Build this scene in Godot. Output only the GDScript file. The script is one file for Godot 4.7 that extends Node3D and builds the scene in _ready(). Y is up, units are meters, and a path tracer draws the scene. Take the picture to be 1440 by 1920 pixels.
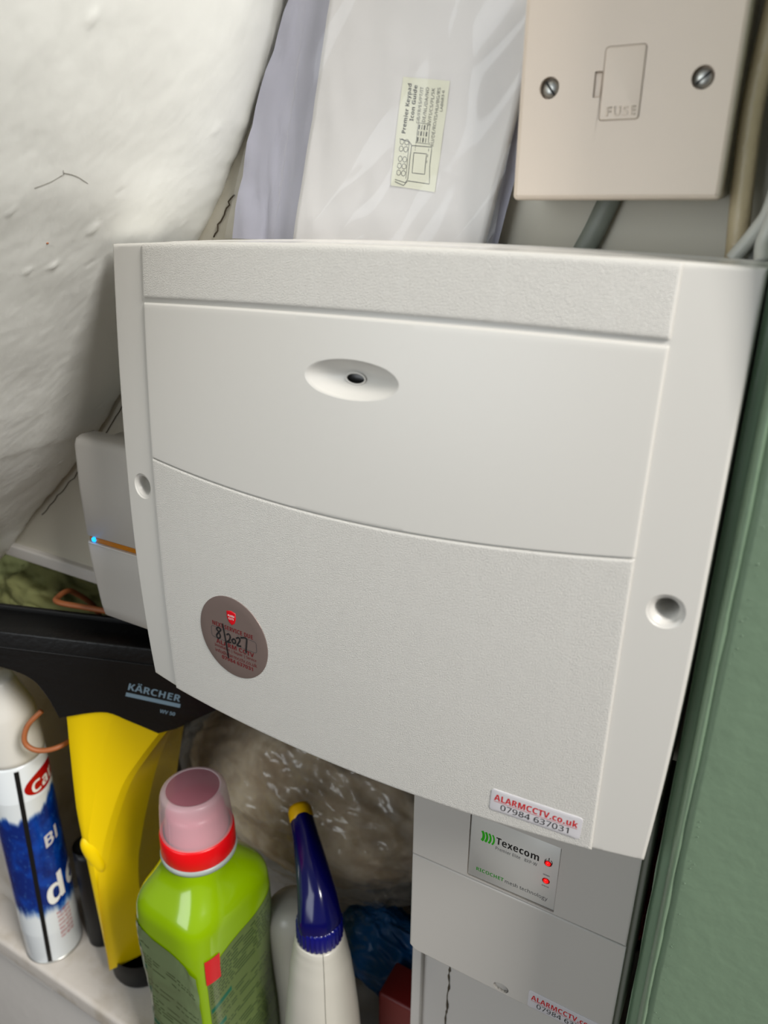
extends Node3D
# A cupboard under the stairs: alarm panel on the back wall, bottles on the shelf below.
# World: metres, y up, back wall at z = 0, camera in front (+z).

const PX0 := -0.07344
const PY0 := 0.00486
const PW := 0.3202
const PH := 0.26558
const SHELF := -0.72
const SOFFIT := [[-0.90, -0.79], [-0.60, -0.515], [-0.36, -0.2907], [-0.3017, -0.2343], [-0.2584, -0.1961], [-0.2265, -0.1674], [-0.1968, -0.1386], [-0.1801, -0.1208], [-0.128, -0.0570], [-0.0800, 0.0025], [-0.0600, 0.0265], [-0.0470, 0.0455], [-0.0345, 0.0645], [-0.0205, 0.0895], [-0.0045, 0.1253], [0.040, 0.235], [0.17, 0.60]]

var used := {}
var M := {}
var rng := RandomNumberGenerator.new()


func _ready() -> void:
	rng.seed = 7
	camera_and_light()
	make_materials()
	setting()
	alarm_panel()
	expander_box()
	fused_spur()
	paper_pack()
	hub_box()
	cables()
	shelf_things()


func camera_and_light() -> void:
	var cam := Camera3D.new()
	cam.name = "camera"
	cam.fov = 69.24
	cam.near = 0.01
	cam.far = 20.0
	cam.transform = Transform3D(Basis(Vector3(0.8748, 0.0088, -0.4844), Vector3(-0.1874, 0.9282, -0.3215), Vector3(0.4467, 0.3720, 0.8137)).orthonormalized(), Vector3(0.260995, 0.020809, 0.379262))
	var at := CameraAttributesPhysical.new()
	at.frustum_focal_length = 17.382
	at.frustum_focus_distance = 0.44
	at.frustum_near = 0.01
	at.frustum_far = 20.0
	at.exposure_aperture = 5.0
	cam.attributes = at
	add_child(cam)
	var env := Environment.new()
	env.background_mode = Environment.BG_SKY
	var sky := Sky.new()
	var sm := ProceduralSkyMaterial.new()
	sm.sky_top_color = Color(0.86, 0.90, 0.95)
	sm.sky_horizon_color = Color(0.90, 0.91, 0.91)
	sm.ground_bottom_color = Color(0.42, 0.40, 0.38)
	sm.ground_horizon_color = Color(0.72, 0.71, 0.70)
	sm.sun_angle_max = 0.0
	sky.sky_material = sm
	env.sky = sky
	env.background_energy_multiplier = 0.24
	env.tonemap_mode = Environment.TONE_MAPPER_LINEAR
	env.tonemap_exposure = 1.0
	env.sdfgi_enabled = true
	env.ssao_enabled = true
	env.ssil_enabled = true
	var we := WorldEnvironment.new()
	we.name = "daylight"
	we.environment = env
	add_child(we)
	var key := AreaLight3D.new()
	key.name = "window_light"
	key.area_size = Vector2(0.85, 1.1)
	key.light_color = Color(1.0, 0.985, 0.965)
	key.light_energy = 15.0
	key.area_range = 6.0
	key.area_attenuation = 2.0
	key.shadow_enabled = true
	add_child(key)
	key.look_at_from_position(Vector3(2.45, 1.95, 0.88), Vector3(0.0, -0.1, 0.05))
	var fill := AreaLight3D.new()
	fill.name = "doorway_light"
	fill.area_size = Vector2(0.8, 0.9)
	fill.light_color = Color(0.96, 0.985, 1.0)
	fill.light_energy = 0.92
	fill.area_range = 6.0
	fill.area_attenuation = 2.0
	fill.shadow_enabled = true
	add_child(fill)
	fill.look_at_from_position(Vector3(-0.30, 0.12, 1.45), Vector3(-0.05, -0.3, 0.05))


# ---------------------------------------------------------------- helpers
func numbered(n: String) -> String:
	var k: int = used.get(n, 0)
	used[n] = k + 1
	return n if k == 0 else "%s_%03d" % [n, k]


func thing(called: String, label: String, category: String, at := Vector3.ZERO, group := "") -> Node3D:
	var o := Node3D.new()
	o.name = numbered(called)
	add_child(o)
	o.position = at
	tag(o, label, category, group)
	return o


func tag(o: Node3D, label: String, category: String, group := "") -> void:
	o.set_meta("label", label)
	o.set_meta("category", category)
	if group:
		o.set_meta("group", group)


func struct(called: String, mesh: Mesh, m: Material, label := "", category := "") -> MeshInstance3D:
	var o := obj(called, mesh, m, self)
	o.name = called
	o.set_meta("kind", "structure")
	if label:
		o.set_meta("label", label)
		o.set_meta("category", category)
	return o


func obj(called: String, mesh: Mesh, m: Material, parent: Node3D = null) -> MeshInstance3D:
	var o := MeshInstance3D.new()
	o.mesh = mesh
	o.material_override = m
	o.cast_shadow = GeometryInstance3D.SHADOW_CASTING_SETTING_ON
	if parent == null or parent == self:
		o.name = numbered(called)
		add_child(o)
	else:
		o.name = called
		parent.add_child(o, true)
	return o


func begin() -> SurfaceTool:
	var st := SurfaceTool.new()
	st.begin(Mesh.PRIMITIVE_TRIANGLES)
	return st


var vcount := {}
var sgroup := 0


# A grid of points rows[i][j] as two triangles a cell; front faces look along (d/dj) x (d/di) reversed when flip.
func grid(st: SurfaceTool, rows: Array, flip := false, closed := false) -> void:
	var nv: int = rows.size()
	var nu: int = rows[0].size()
	var base: int = vcount.get(st, 0)
	st.set_smooth_group(sgroup)
	for i in nv:
		for j in nu:
			st.set_uv(Vector2(float(j) / (nu - 1), float(i) / (nv - 1)))
			st.add_vertex(rows[i][j])
	for i in nv - 1:
		for j in nu - 1:
			var a := base + i * nu + j
			var b := a + 1
			var c := a + nu
			var d := c + 1
			if flip:
				for k in [a, c, b, b, c, d]:
					st.add_index(k)
			else:
				for k in [a, b, c, b, d, c]:
					st.add_index(k)
	vcount[st] = base + nv * nu


func done(st: SurfaceTool, weld := true) -> ArrayMesh:
	vcount.erase(st)
	st.generate_normals()
	return st.commit()


func flat_done(st: SurfaceTool) -> ArrayMesh:
	vcount.erase(st)
	st.deindex()
	st.set_smooth_group(-1)
	st.generate_normals()
	return st.commit()


# Rounded box as a superposition of bevelled rings: size, radius, seg; centred.
func rbox(size: Vector3, r: float, seg := 3) -> ArrayMesh:
	var st := begin()
	rbox_into(st, size, r, seg, Transform3D.IDENTITY)
	return done(st)


func rbox_into(st: SurfaceTool, size: Vector3, r: float, seg: int, t: Transform3D) -> void:
	var h := size * 0.5
	r = minf(r, minf(h.x, minf(h.y, h.z)) * 0.999)
	var inner := h - Vector3(r, r, r)
	for axis in 3:
		for s in [-1.0, 1.0]:
			var u := (axis + 1) % 3
			var v := (axis + 2) % 3
			var us := edge_samples(inner[u], r, seg)
			var vs := edge_samples(inner[v], r, seg)
			var rows := []
			for a in vs:
				var row := []
				for b in us:
					var p := Vector3.ZERO
					p[axis] = s * h[axis]
					p[u] = b
					p[v] = a
					var q := Vector3(clampf(p.x, -inner.x, inner.x), clampf(p.y, -inner.y, inner.y), clampf(p.z, -inner.z, inner.z))
					var d := p - q
					row.append(t * (q + (d.normalized() * r if d.length() > 1e-9 else d)))
				rows.append(row)
			grid(st, rows, s > 0.0)


func edge_samples(inner: float, r: float, seg: int) -> Array:
	var out := []
	for i in seg + 1:
		out.append(-inner - r * tan((1.0 - float(i) / seg) * PI / 4.0))
	if inner > 1e-6:
		for i in seg + 1:
			out.append(inner + r * tan(float(i) / seg * PI / 4.0))
	else:
		for i in range(1, seg + 1):
			out.append(inner + r * tan(float(i) / seg * PI / 4.0))
	return out


# Prism: outline in x, y (counter-clockwise seen from +z) from z0 to z1 with a bevel on the front edge.
func prism(outline: PackedVector2Array, z0: float, z1: float, bevel := 0.0, steps := 3) -> ArrayMesh:
	var st := begin()
	prism_into(st, outline, z0, z1, bevel, steps, Transform3D.IDENTITY)
	return flat_or_smooth(st, bevel)


func flat_or_smooth(st: SurfaceTool, _bevel: float) -> ArrayMesh:
	return flat_done(st)


func inset(outline: PackedVector2Array, d: float) -> PackedVector2Array:
	var out := PackedVector2Array()
	var n := outline.size()
	for i in n:
		var a := outline[(i + n - 1) % n]
		var b := outline[i]
		var c := outline[(i + 1) % n]
		var e1 := (b - a).normalized()
		var e2 := (c - b).normalized()
		var n1 := Vector2(-e1.y, e1.x)
		var n2 := Vector2(-e2.y, e2.x)
		var m := (n1 + n2)
		if m.length() < 1e-6:
			m = n1
		m = m.normalized()
		out.append(b + m * d / maxf(0.4, m.dot(n1)))
	return out


func prism_into(st: SurfaceTool, outline: PackedVector2Array, z0: float, z1: float, bevel: float, steps: int, t: Transform3D) -> void:
	var loops := [[0.0, z0]]
	if bevel > 0.0:
		for i in steps + 1:
			var a := float(i) / steps * PI / 2
			loops.append([bevel * (1 - cos(a)), z1 - bevel * (1 - sin(a))])
	else:
		loops.append([0.0, z1])
	var rows := []
	var last := PackedVector2Array()
	for l in loops:
		last = inset(outline, l[0]) if l[0] > 0.0 else outline
		var row := []
		for p in last:
			row.append(t * Vector3(p.x, p.y, l[1]))
		row.append(t * Vector3(last[0].x, last[0].y, l[1]))
		rows.append(row)
	grid(st, rows, true)
	cap_into(st, last, z1, t, false)
	cap_into(st, outline, z0, t, true)


func cap_into(st: SurfaceTool, outline: PackedVector2Array, z: float, t: Transform3D, back: bool) -> void:
	var tri := Geometry2D.triangulate_polygon(outline)
	var base: int = vcount.get(st, 0)
	var area := 0.0
	for i in outline.size():
		area += outline[i].cross(outline[(i + 1) % outline.size()])
	for p in outline:
		st.set_uv(p)
		st.add_vertex(t * Vector3(p.x, p.y, z))
	for i in range(0, tri.size(), 3):
		var a := outline[tri[i]]
		var b := outline[tri[i + 1]]
		var c := outline[tri[i + 2]]
		var ccw := (b - a).cross(c - a) > 0
		var ids := [tri[i], tri[i + 1], tri[i + 2]]
		if ccw != back:
			ids = [tri[i], tri[i + 2], tri[i + 1]]
		for k in ids:
			st.add_index(base + k)
	vcount[st] = base + outline.size()


func rrect(w: float, h: float, r: float, n := 6, c := Vector2.ZERO) -> PackedVector2Array:
	var out := PackedVector2Array()
	for q in 4:
		var cc: Vector2 = c + [Vector2(w / 2 - r, h / 2 - r), Vector2(-w / 2 + r, h / 2 - r), Vector2(-w / 2 + r, -h / 2 + r), Vector2(w / 2 - r, -h / 2 + r)][q]
		for i in n + 1:
			var a := q * PI / 2 + float(i) / n * PI / 2
			out.append(cc + Vector2(cos(a), sin(a)) * r)
	return out


func oval(rx: float, ry: float, n := 48, c := Vector2.ZERO) -> PackedVector2Array:
	var out := PackedVector2Array()
	for i in n:
		var a := TAU * i / n
		out.append(c + Vector2(cos(a) * rx, sin(a) * ry))
	return out


# Lathe round y; profile of (radius, y) from the bottom up.
func lathe(profile: Array, seg := 48) -> ArrayMesh:
	var st := begin()
	lathe_into(st, profile, seg, Transform3D.IDENTITY)
	return done(st)


func lathe_into(st: SurfaceTool, profile: Array, seg: int, t: Transform3D) -> void:
	var rows := []
	for p in profile:
		var row := []
		for j in seg + 1:
			var a := TAU * j / seg
			row.append(t * Vector3(sin(a) * p.x, p.y, cos(a) * p.x))
		rows.append(row)
	grid(st, rows, true)


# Smooth a polyline of Vector2 control points (Catmull-Rom).
func smooth2(pts: Array, n := 6) -> Array:
	var out := []
	for i in pts.size() - 1:
		var a: Vector2 = pts[maxi(i - 1, 0)]
		var b: Vector2 = pts[i]
		var c: Vector2 = pts[i + 1]
		var d: Vector2 = pts[mini(i + 2, pts.size() - 1)]
		for k in n:
			out.append(b.cubic_interpolate(c, a, d, float(k) / n))
	out.append(pts[-1])
	return out


func smooth3(pts: Array, n := 8) -> Array:
	var out := []
	for i in pts.size() - 1:
		var a: Vector3 = pts[maxi(i - 1, 0)]
		var b: Vector3 = pts[i]
		var c: Vector3 = pts[i + 1]
		var d: Vector3 = pts[mini(i + 2, pts.size() - 1)]
		for k in n:
			out.append(b.cubic_interpolate(c, a, d, float(k) / n))
	out.append(pts[-1])
	return out


func tube(pts: Array, r: float, seg := 12, flat := 1.0, rad: Array = []) -> ArrayMesh:
	var st := begin()
	tube_into(st, pts, r, seg, flat, rad)
	return done(st)


func tube_into(st: SurfaceTool, pts: Array, r: float, seg := 12, flat := 1.0, rad: Array = []) -> void:
	var rows := []
	var up := Vector3(0.13, 0.21, 0.97).normalized()
	for i in pts.size():
		var d: Vector3 = (pts[mini(i + 1, pts.size() - 1)] - pts[maxi(i - 1, 0)]).normalized()
		var side := d.cross(up).normalized()
		up = side.cross(d).normalized()
		var rr: float = r * (rad[i] if rad.size() else 1.0)
		var row := []
		for j in seg + 1:
			var a := TAU * j / seg
			row.append(pts[i] + side * cos(a) * rr + up * sin(a) * rr * flat)
		rows.append(row)
	for e in [0, rows.size() - 1]:
		var row := []
		for j in seg + 1:
			row.append(pts[e])
		if e == 0:
			rows.push_front(row)
		else:
			rows.append(row)
	grid(st, rows, true)


# Loft rows of equal point counts.
func loft(rows: Array, flip := false) -> ArrayMesh:
	var st := begin()
	grid(st, rows, flip)
	return done(st)


# Every vertex of a mesh through a function.
func bent(mesh: Mesh, f: Callable) -> ArrayMesh:
	var st := begin()
	for s in mesh.get_surface_count():
		var a := mesh.surface_get_arrays(s)
		var v: PackedVector3Array = a[Mesh.ARRAY_VERTEX]
		var idx = a[Mesh.ARRAY_INDEX]
		if idx == null or idx.size() == 0:
			idx = range(v.size())
		for i in idx:
			st.add_vertex(f.call(v[i]))
	st.set_smooth_group(-1)
	st.generate_normals()
	return st.commit()


# Flat lettering: cap height h, width w (0 = natural), baseline start or centre at (0, 0), facing +z.
func letters(text: String, h: float, w := 0.0, bold := false, align := 0, solid := false, font := "Droid Sans") -> ArrayMesh:
	var sf := SystemFont.new()
	sf.font_names = PackedStringArray([font])
	sf.font_weight = 700 if bold else 400
	var tm := TextMesh.new()
	tm.font = sf
	tm.text = text
	tm.font_size = 64
	tm.pixel_size = h / 46.0
	tm.depth = h * 0.02
	tm.curve_step = 1.0
	tm.horizontal_alignment = HORIZONTAL_ALIGNMENT_LEFT
	tm.vertical_alignment = VERTICAL_ALIGNMENT_CENTER
	var box := tm.get_aabb()
	var text_was := tm.text
	tm.text = "H"
	var cap := tm.get_aabb()
	tm.text = text_was
	var ky := h / cap.size.y
	var kx := w / box.size.x if w > 0.0 else ky
	var ox := -box.position.x - (box.size.x / 2 if align == 1 else 0.0)
	var oy := -cap.position.y - cap.size.y / 2
	var st := begin()
	for sf_i in tm.get_surface_count():
		var a := tm.surface_get_arrays(sf_i)
		var v: PackedVector3Array = a[Mesh.ARRAY_VERTEX]
		var idx = a[Mesh.ARRAY_INDEX]
		if idx == null or idx.size() == 0:
			idx = range(v.size())
		for k in range(0, idx.size(), 3):
			var p := v[idx[k]]
			var q := v[idx[k + 1]]
			var r := v[idx[k + 2]]
			var front := p.z > 0 and q.z > 0 and r.z > 0
			if front or solid:
				for e: Vector3 in [p, q, r]:
					st.add_vertex(Vector3((e.x + ox) * kx, (e.y + oy) * ky, 1.0 if solid and e.z > 0 else 0.0))
	st.set_smooth_group(-1)
	st.generate_normals()
	return st.commit()


func noise(freq: float, sd: int, oct := 3) -> FastNoiseLite:
	var n := FastNoiseLite.new()
	n.seed = sd
	n.noise_type = FastNoiseLite.TYPE_SIMPLEX_SMOOTH
	n.frequency = freq
	n.fractal_octaves = oct
	return n


func mat(c: Color, rough: float, metal := 0.0) -> StandardMaterial3D:
	var m := StandardMaterial3D.new()
	m.albedo_color = c
	m.roughness = rough
	m.metallic = metal
	return m


func normal_tex(freq: float, sd: int, strength: float, size := 512, oct := 3, cellular := false) -> NoiseTexture2D:
	var t := NoiseTexture2D.new()
	t.width = size
	t.height = size
	t.seamless = true
	t.as_normal_map = true
	t.bump_strength = strength
	var n := noise(freq, sd, oct)
	if cellular:
		n.noise_type = FastNoiseLite.TYPE_CELLULAR
		n.cellular_return_type = FastNoiseLite.RETURN_DISTANCE
	t.noise = n
	return t


func bumpy(m: StandardMaterial3D, tex: Texture2D, per_metre: float, scale: float) -> StandardMaterial3D:
	m.normal_enabled = true
	m.normal_texture = tex
	m.normal_scale = scale
	m.uv1_triplanar = true
	m.uv1_world_triplanar = true
	m.uv1_scale = Vector3.ONE * per_metre
	return m


func color_tex(freq: float, sd: int, a: Color, b: Color, size := 512, oct := 4, mid := 0.5) -> NoiseTexture2D:
	var t := NoiseTexture2D.new()
	t.width = size
	t.height = size
	t.seamless = true
	t.noise = noise(freq, sd, oct)
	var g := Gradient.new()
	g.set_color(0, a)
	g.set_color(1, b)
	g.set_offset(0, mid - 0.25)
	g.set_offset(1, mid + 0.25)
	t.color_ramp = g
	return t


func make_materials() -> void:
	var grain := normal_tex(0.12, 3, 6.0, 512, 2)
	var fine := normal_tex(0.03, 5, 8.0, 512, 4)
	var brush := normal_tex(0.015, 9, 6.0, 512, 5)
	M.abs_grain = bumpy(mat(Color(0.80, 0.79, 0.765), 0.42), grain, 23.0, 0.60)
	M.abs_smooth = mat(Color(0.80, 0.79, 0.765), 0.36)
	M.abs_gloss = mat(Color(0.82, 0.81, 0.79), 0.12)
	M.abs_dim = mat(Color(0.75, 0.735, 0.71), 0.36)
	M.hole = mat(Color(0.012, 0.012, 0.014), 0.2)
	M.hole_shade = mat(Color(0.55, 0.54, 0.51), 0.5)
	M.plaster = bumpy(mat(Color(0.93, 0.935, 0.915), 0.40), fine, 6.0, 0.06)
	M.plaster_edge = bumpy(mat(Color(0.76, 0.73, 0.63), 0.6), fine, 9.0, 0.7)
	M.wall = bumpy(mat(Color(0.80, 0.78, 0.72), 0.45), brush, 4.0, 0.08)
	M.wood_white = bumpy(mat(Color(0.80, 0.785, 0.765), 0.42), brush, 5.0, 0.1)
	M.shelf = bumpy(mat(Color(0.77, 0.745, 0.715), 0.5), fine, 5.0, 0.07)
	M.shelf.albedo_texture = color_tex(0.006, 21, Color(0.89, 0.87, 0.83), Color(1, 1, 1), 512, 5, 0.30)
	M.green = bumpy(mat(Color(0.465, 0.55, 0.455), 0.32), fine, 5.0, 0.07)
	M.fuse = mat(Color(0.86, 0.80, 0.735), 0.38)
	M.fuse_box = mat(Color(0.74, 0.70, 0.64), 0.4)
	M.steel = mat(Color(0.72, 0.72, 0.70), 0.3, 0.75)
	M.dark_slot = mat(Color(0.03, 0.03, 0.03), 0.6)
	M.paper = bumpy(mat(Color(0.865, 0.855, 0.85), 0.6), fine, 4.0, 0.03)
	M.lilac = bumpy(mat(Color(0.70, 0.70, 0.76), 0.55), brush, 4.0, 0.06)
	M.label_cream = mat(Color(0.88, 0.88, 0.80), 0.45)
	M.ink = mat(Color(0.045, 0.045, 0.05), 0.6)
	M.ink_grey = mat(Color(0.22, 0.23, 0.24), 0.6)
	M.film = mat(Color(1, 1, 1, 0.05), 0.08)
	M.film.transparency = BaseMaterial3D.TRANSPARENCY_ALPHA
	M.film.metallic_specular = 0.34
	M.film.cull_mode = BaseMaterial3D.CULL_DISABLED
	M.bag_film = mat(Color(0.92, 0.90, 0.86, 0.16), 0.16)
	M.bag_film.transparency = BaseMaterial3D.TRANSPARENCY_ALPHA
	M.bag_film.cull_mode = BaseMaterial3D.CULL_DISABLED
	M.bag_film.metallic_specular = 0.5
	M.sticker = mat(Color(0.80, 0.79, 0.80), 0.25)
	M.red_ink = mat(Color(0.78, 0.10, 0.13), 0.4)
	M.dull_red = mat(Color(0.42, 0.06, 0.08), 0.5)
	M.foil = mat(Color(0.52, 0.455, 0.43), 0.34, 0.35)
	M.white_ink = mat(Color(0.9, 0.9, 0.88), 0.5)
	M.shield = mat(Color(0.82, 0.03, 0.10), 0.35)
	M.logo_green = mat(Color(0.16, 0.68, 0.08), 0.4)
	M.dull_green = mat(Color(0.16, 0.55, 0.12), 0.5)
	M.amber = mat(Color(0.72, 0.44, 0.03), 0.25)
	M.vac_black = bumpy(mat(Color(0.05, 0.052, 0.056), 0.42), fine, 10.0, 0.2)
	M.vac_yellow = mat(Color(0.99, 0.84, 0.0), 0.36)
	M.blue_grey = mat(Color(0.56, 0.66, 0.72), 0.4)
	M.can_white = mat(Color(0.84, 0.86, 0.87), 0.22)
	M.can_cap = mat(Color(0.82, 0.81, 0.78), 0.32)
	M.can_red = mat(Color(0.66, 0.02, 0.03), 0.3)
	M.bottle_green = mat(Color(0.52, 0.66, 0.0), 0.18)
	M.bottle_green.clearcoat_enabled = true
	M.bottle_green.clearcoat = 0.6
	M.bottle_green.clearcoat_roughness = 0.08
	M.cap_red = mat(Color(0.90, 0.02, 0.06), 0.35)
	M.cap_clear = mat(Color(0.95, 0.86, 0.88, 0.40), 0.3)
	M.cap_clear.transparency = BaseMaterial3D.TRANSPARENCY_ALPHA
	M.cap_mauve = mat(Color(0.62, 0.40, 0.44, 0.82), 0.3)
	M.cap_mauve.transparency = BaseMaterial3D.TRANSPARENCY_ALPHA
	M.cap_pink = mat(Color(0.80, 0.36, 0.44), 0.35)
	M.collar_grey = mat(Color(0.62, 0.66, 0.64), 0.4)
	M.spray_blue = mat(Color(0.035, 0.035, 0.30), 0.16)
	M.spray_collar = mat(Color(0.03, 0.05, 0.42), 0.25)
	M.nozzle_yellow = mat(Color(0.90, 0.70, 0.02), 0.3)
	M.spray_white = mat(Color(0.78, 0.765, 0.72), 0.28)
	M.seam = mat(Color(0.55, 0.54, 0.50), 0.3)
	M.brown_stuff = bumpy(mat(Color(0.84, 0.77, 0.66), 0.8), brush, 5.0, 1.0)
	M.brown_stuff.albedo_texture = color_tex(0.012, 31, Color(0.80, 0.74, 0.66), Color(1.0, 0.99, 0.97), 512, 4)
	M.blue_bag = mat(Color(0.02, 0.32, 0.56), 0.3)
	M.red_box = mat(Color(0.40, 0.04, 0.03), 0.5)
	M.crimson = mat(Color(0.60, 0.02, 0.12), 0.4)
	M.olive = bumpy(mat(Color(0.55, 0.56, 0.36), 0.8), brush, 8.0, 0.8)
	M.card = mat(Color(0.62, 0.56, 0.46), 0.8)
	M.cord = mat(Color(0.62, 0.36, 0.20), 0.5)
	M.black = mat(Color(0.02, 0.02, 0.022), 0.5)
	M.tan = mat(Color(0.66, 0.50, 0.22), 0.4)
	M.cable_beige = bumpy(mat(Color(0.72, 0.66, 0.53), 0.42), fine, 12.0, 0.25)
	M.cable_white = mat(Color(0.70, 0.70, 0.67), 0.38)
	M.cable_grey = mat(Color(0.50, 0.52, 0.48), 0.45)
	M.crack = mat(Color(0.30, 0.26, 0.20), 0.9)
	M.floor = bumpy(mat(Color(0.36, 0.29, 0.22), 0.5), brush, 2.0, 0.1)
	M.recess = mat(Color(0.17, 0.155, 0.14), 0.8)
	M.room = mat(Color(0.82, 0.81, 0.78), 0.8)
	M.led_red = mat(Color(0.9, 0.05, 0.05), 0.3)
	M.led_red.emission_enabled = true
	M.led_red.emission = Color(1.0, 0.05, 0.06)
	M.led_red.emission_energy_multiplier = 1.3
	M.led_blue = mat(Color(0.1, 0.6, 1.0), 0.3)
	M.led_blue.emission_enabled = true
	M.led_blue.emission = Color(0.05, 0.62, 1.0)
	M.led_blue.emission_energy_multiplier = 2.0


# ---------------------------------------------------------------- the setting
func soffit_curve() -> Array:
	var pts := []
	for p in SOFFIT:
		pts.append(Vector2(p[0], p[1]))
	return smooth2(pts, 10)


func setting() -> void:
	# upper back wall behind the panel, ending in a rail above the recess
	struct("wall_back", shifted(rbox(Vector3(1.60, 1.45, 0.03), 0.002, 2), Vector3(-0.06, -0.268 + 0.725, -0.015)), M.wall)
	# soffit: the plastered underside of the stair, with bumps of old paint
	var curve := soffit_curve()
	var big := noise(9.0, 11, 3)
	var small := noise(90.0, 12, 2)
	var spots := []
	for i in 130:
		spots.append([rng.randf_range(0.0, 1.0), rng.randf_range(0.0, 0.30), rng.randf_range(0.0009, 0.0028), rng.randf_range(0.0004, 0.0013) * (1.0 if rng.randf() < 0.86 else -0.7)])
	# resample evenly
	var dense := []
	for i in curve.size() - 1:
		var a: Vector2 = curve[i]
		var b: Vector2 = curve[i + 1]
		var n := maxi(1, int(a.distance_to(b) / (0.0021 if b.x > -0.45 else 0.02)))
		for k in n:
			dense.append(a.lerp(b, float(k) / n))
	dense.append(curve[-1])
	var zs := []
	var z := 0.0
	while z < 0.30:
		zs.append(z)
		z += 0.0021
	zs.append_array([0.315, 0.33])
	var rows := []
	for zz in zs:
		var row := []
		for i in dense.size():
			var p: Vector2 = dense[i]
			var t: Vector2 = (dense[mini(i + 1, dense.size() - 1)] - dense[maxi(i - 1, 0)]).normalized()
			var nrm := Vector2(t.y, -t.x)
			var d: float = soffit_swell(big, small, p.y, zz)
			if zz < 0.012:
				d -= 0.004 * pow(1.0 - zz / 0.012, 2.0)
			d += 0.0012 * small.get_noise_2d(p.y * 0.6, 3.0) * maxf(0.0, 1.0 - zz / 0.02)
			row.append(Vector3(p.x + nrm.x * d, p.y + nrm.y * d, zz))
		rows.append(row)
	# paint pimples
	for s in spots:
		var ci := int(lerpf(dense.size() * 0.30, dense.size() - 1.0, s[0]))
		var cz: float = s[1]
		var c: Vector2 = dense[ci]
		var zi := int(cz / 0.0021)
		for a in range(maxi(0, zi - 3), mini(zs.size(), zi + 4)):
			for b in range(maxi(0, ci - 3), mini(dense.size(), ci + 4)):
				var q: Vector2 = dense[b]
				var dd: float = sqrt(pow(q.distance_to(c), 2) + pow(zs[a] - cz, 2)) / s[2]
				if dd < 2.0:
					var t2: Vector2 = (dense[mini(b + 1, dense.size() - 1)] - dense[maxi(b - 1, 0)]).normalized()
					rows[a][b] += Vector3(t2.y, -t2.x, 0) * s[3] * exp(-dd * dd)
	var st := begin()
	grid(st, rows, false)
	# thickness: the upper side of the slab
	var top := []
	for zz in [0.0, 0.33]:
		var row := []
		for i in range(0, dense.size(), 6):
			var p: Vector2 = dense[i]
			row.append(Vector3(p.x - 0.10, p.y + 0.10, zz))
		top.append(row)
	grid(st, top, true)
	var ceil := struct("ceiling", done(st), M.plaster, "white painted sloping plaster underside of the stairs", "sloping ceiling")
	# hairline cracks, and a brown speck, in the paint
	var hair := begin()
	for line in [[Vector2(-0.0570, 0.134), Vector2(-0.0552, 0.127), Vector2(-0.0528, 0.121)], [Vector2(-0.0522, 0.121), Vector2(-0.0530, 0.113), Vector2(-0.0550, 0.105)], [Vector2(-0.0515, 0.1215), Vector2(-0.0528, 0.1205)]]:
		var hp := []
		for q in smooth2(line, 6):
			var k := 0
			while k < dense.size() - 2 and dense[k].x < q.x:
				k += 1
			var t3: Vector2 = (dense[k + 1] - dense[k - 1]).normalized()
			var dd: float = soffit_swell(big, small, dense[k].y, q.y) + 0.00003
			var sy: float = lerpf(dense[k - 1].y, dense[k].y, clampf((q.x - dense[k - 1].x) / maxf(1e-6, dense[k].x - dense[k - 1].x), 0, 1))
			hp.append(Vector3(q.x + t3.y * dd, sy - t3.x * dd, q.y))
		tube_into(hair, hp, 0.00012, 6)
	obj("hairline_crack", done(hair), M.crack, ceil)
	obj("brown_speck", shifted(rbox(Vector3(0.0014, 0.0010, 0.0016), 0.0005, 2), Vector3(-0.0772, 0.0062, 0.116)), M.cord, ceil)
	# crack along the joint of soffit and wall, a ragged dark line near the panel corner
	var ck := begin()
	var path := []
	for i in 14:
		var f := i / 13.0
		path.append(Vector3(lerpf(-0.0690, -0.0515, f) + 0.0022 * small.get_noise_1d(i * 0.7), lerpf(0.0070, 0.0310, f), 0.0012))
	tube_into(ck, path, 0.0005, 6)
	path = []
	for i in 30:
		var f := i / 29.0
		var cx := lerpf(-0.285, -0.165, f)
		path.append(Vector3(cx, soffit_y(cx) - 0.0040 + 0.0024 * small.get_noise_1d(i * 0.5 + 40.0), 0.0006))
	tube_into(ck, path, 0.00035, 6)
	var crk := done(ck)
	struct("trim_5", crk, M.crack)
	# rail along the bottom of the wall boards
	struct("trim_1", shifted(rbox(Vector3(0.80, 0.012, 0.024), 0.002, 2), Vector3(-0.33, -0.2665, -0.006)), M.wood_white)
	# post under the lower unit, with a split
	var post := struct("trim_2", shifted(rbox(Vector3(0.150, 1.05, 0.03), 0.0015, 2), Vector3(0.160, -0.268 - 0.525, -0.015)), M.wood_white)
	obj("split", tube(smooth3([Vector3(0.1146, -0.512, 0.0), Vector3(0.1150, -0.522, 0.0), Vector3(0.1144, -0.530, 0.0), Vector3(0.1153, -0.541, 0.0), Vector3(0.1140, -0.553, 0.0), Vector3(0.1148, -0.566, 0.0), Vector3(0.1137, -0.58, 0.0), Vector3(0.1147, -0.61, 0.0)], 4), 0.0010, 6, 1.0, rng_list(29)), M.crack, post)
	obj("edge_strip", shifted(rbox(Vector3(0.008, 0.9, 0.006), 0.001, 2), Vector3(0.0888, -0.80, 0.0025)), M.wood_white, post)
	# recess behind: back, top, floor board is the shelf
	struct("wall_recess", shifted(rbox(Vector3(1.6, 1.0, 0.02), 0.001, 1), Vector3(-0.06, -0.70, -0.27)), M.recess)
	struct("wall_right", shifted(rbox(Vector3(0.02, 1.9, 0.27), 0.001, 1), Vector3(0.262, -0.25, -0.145)), M.recess)
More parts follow.
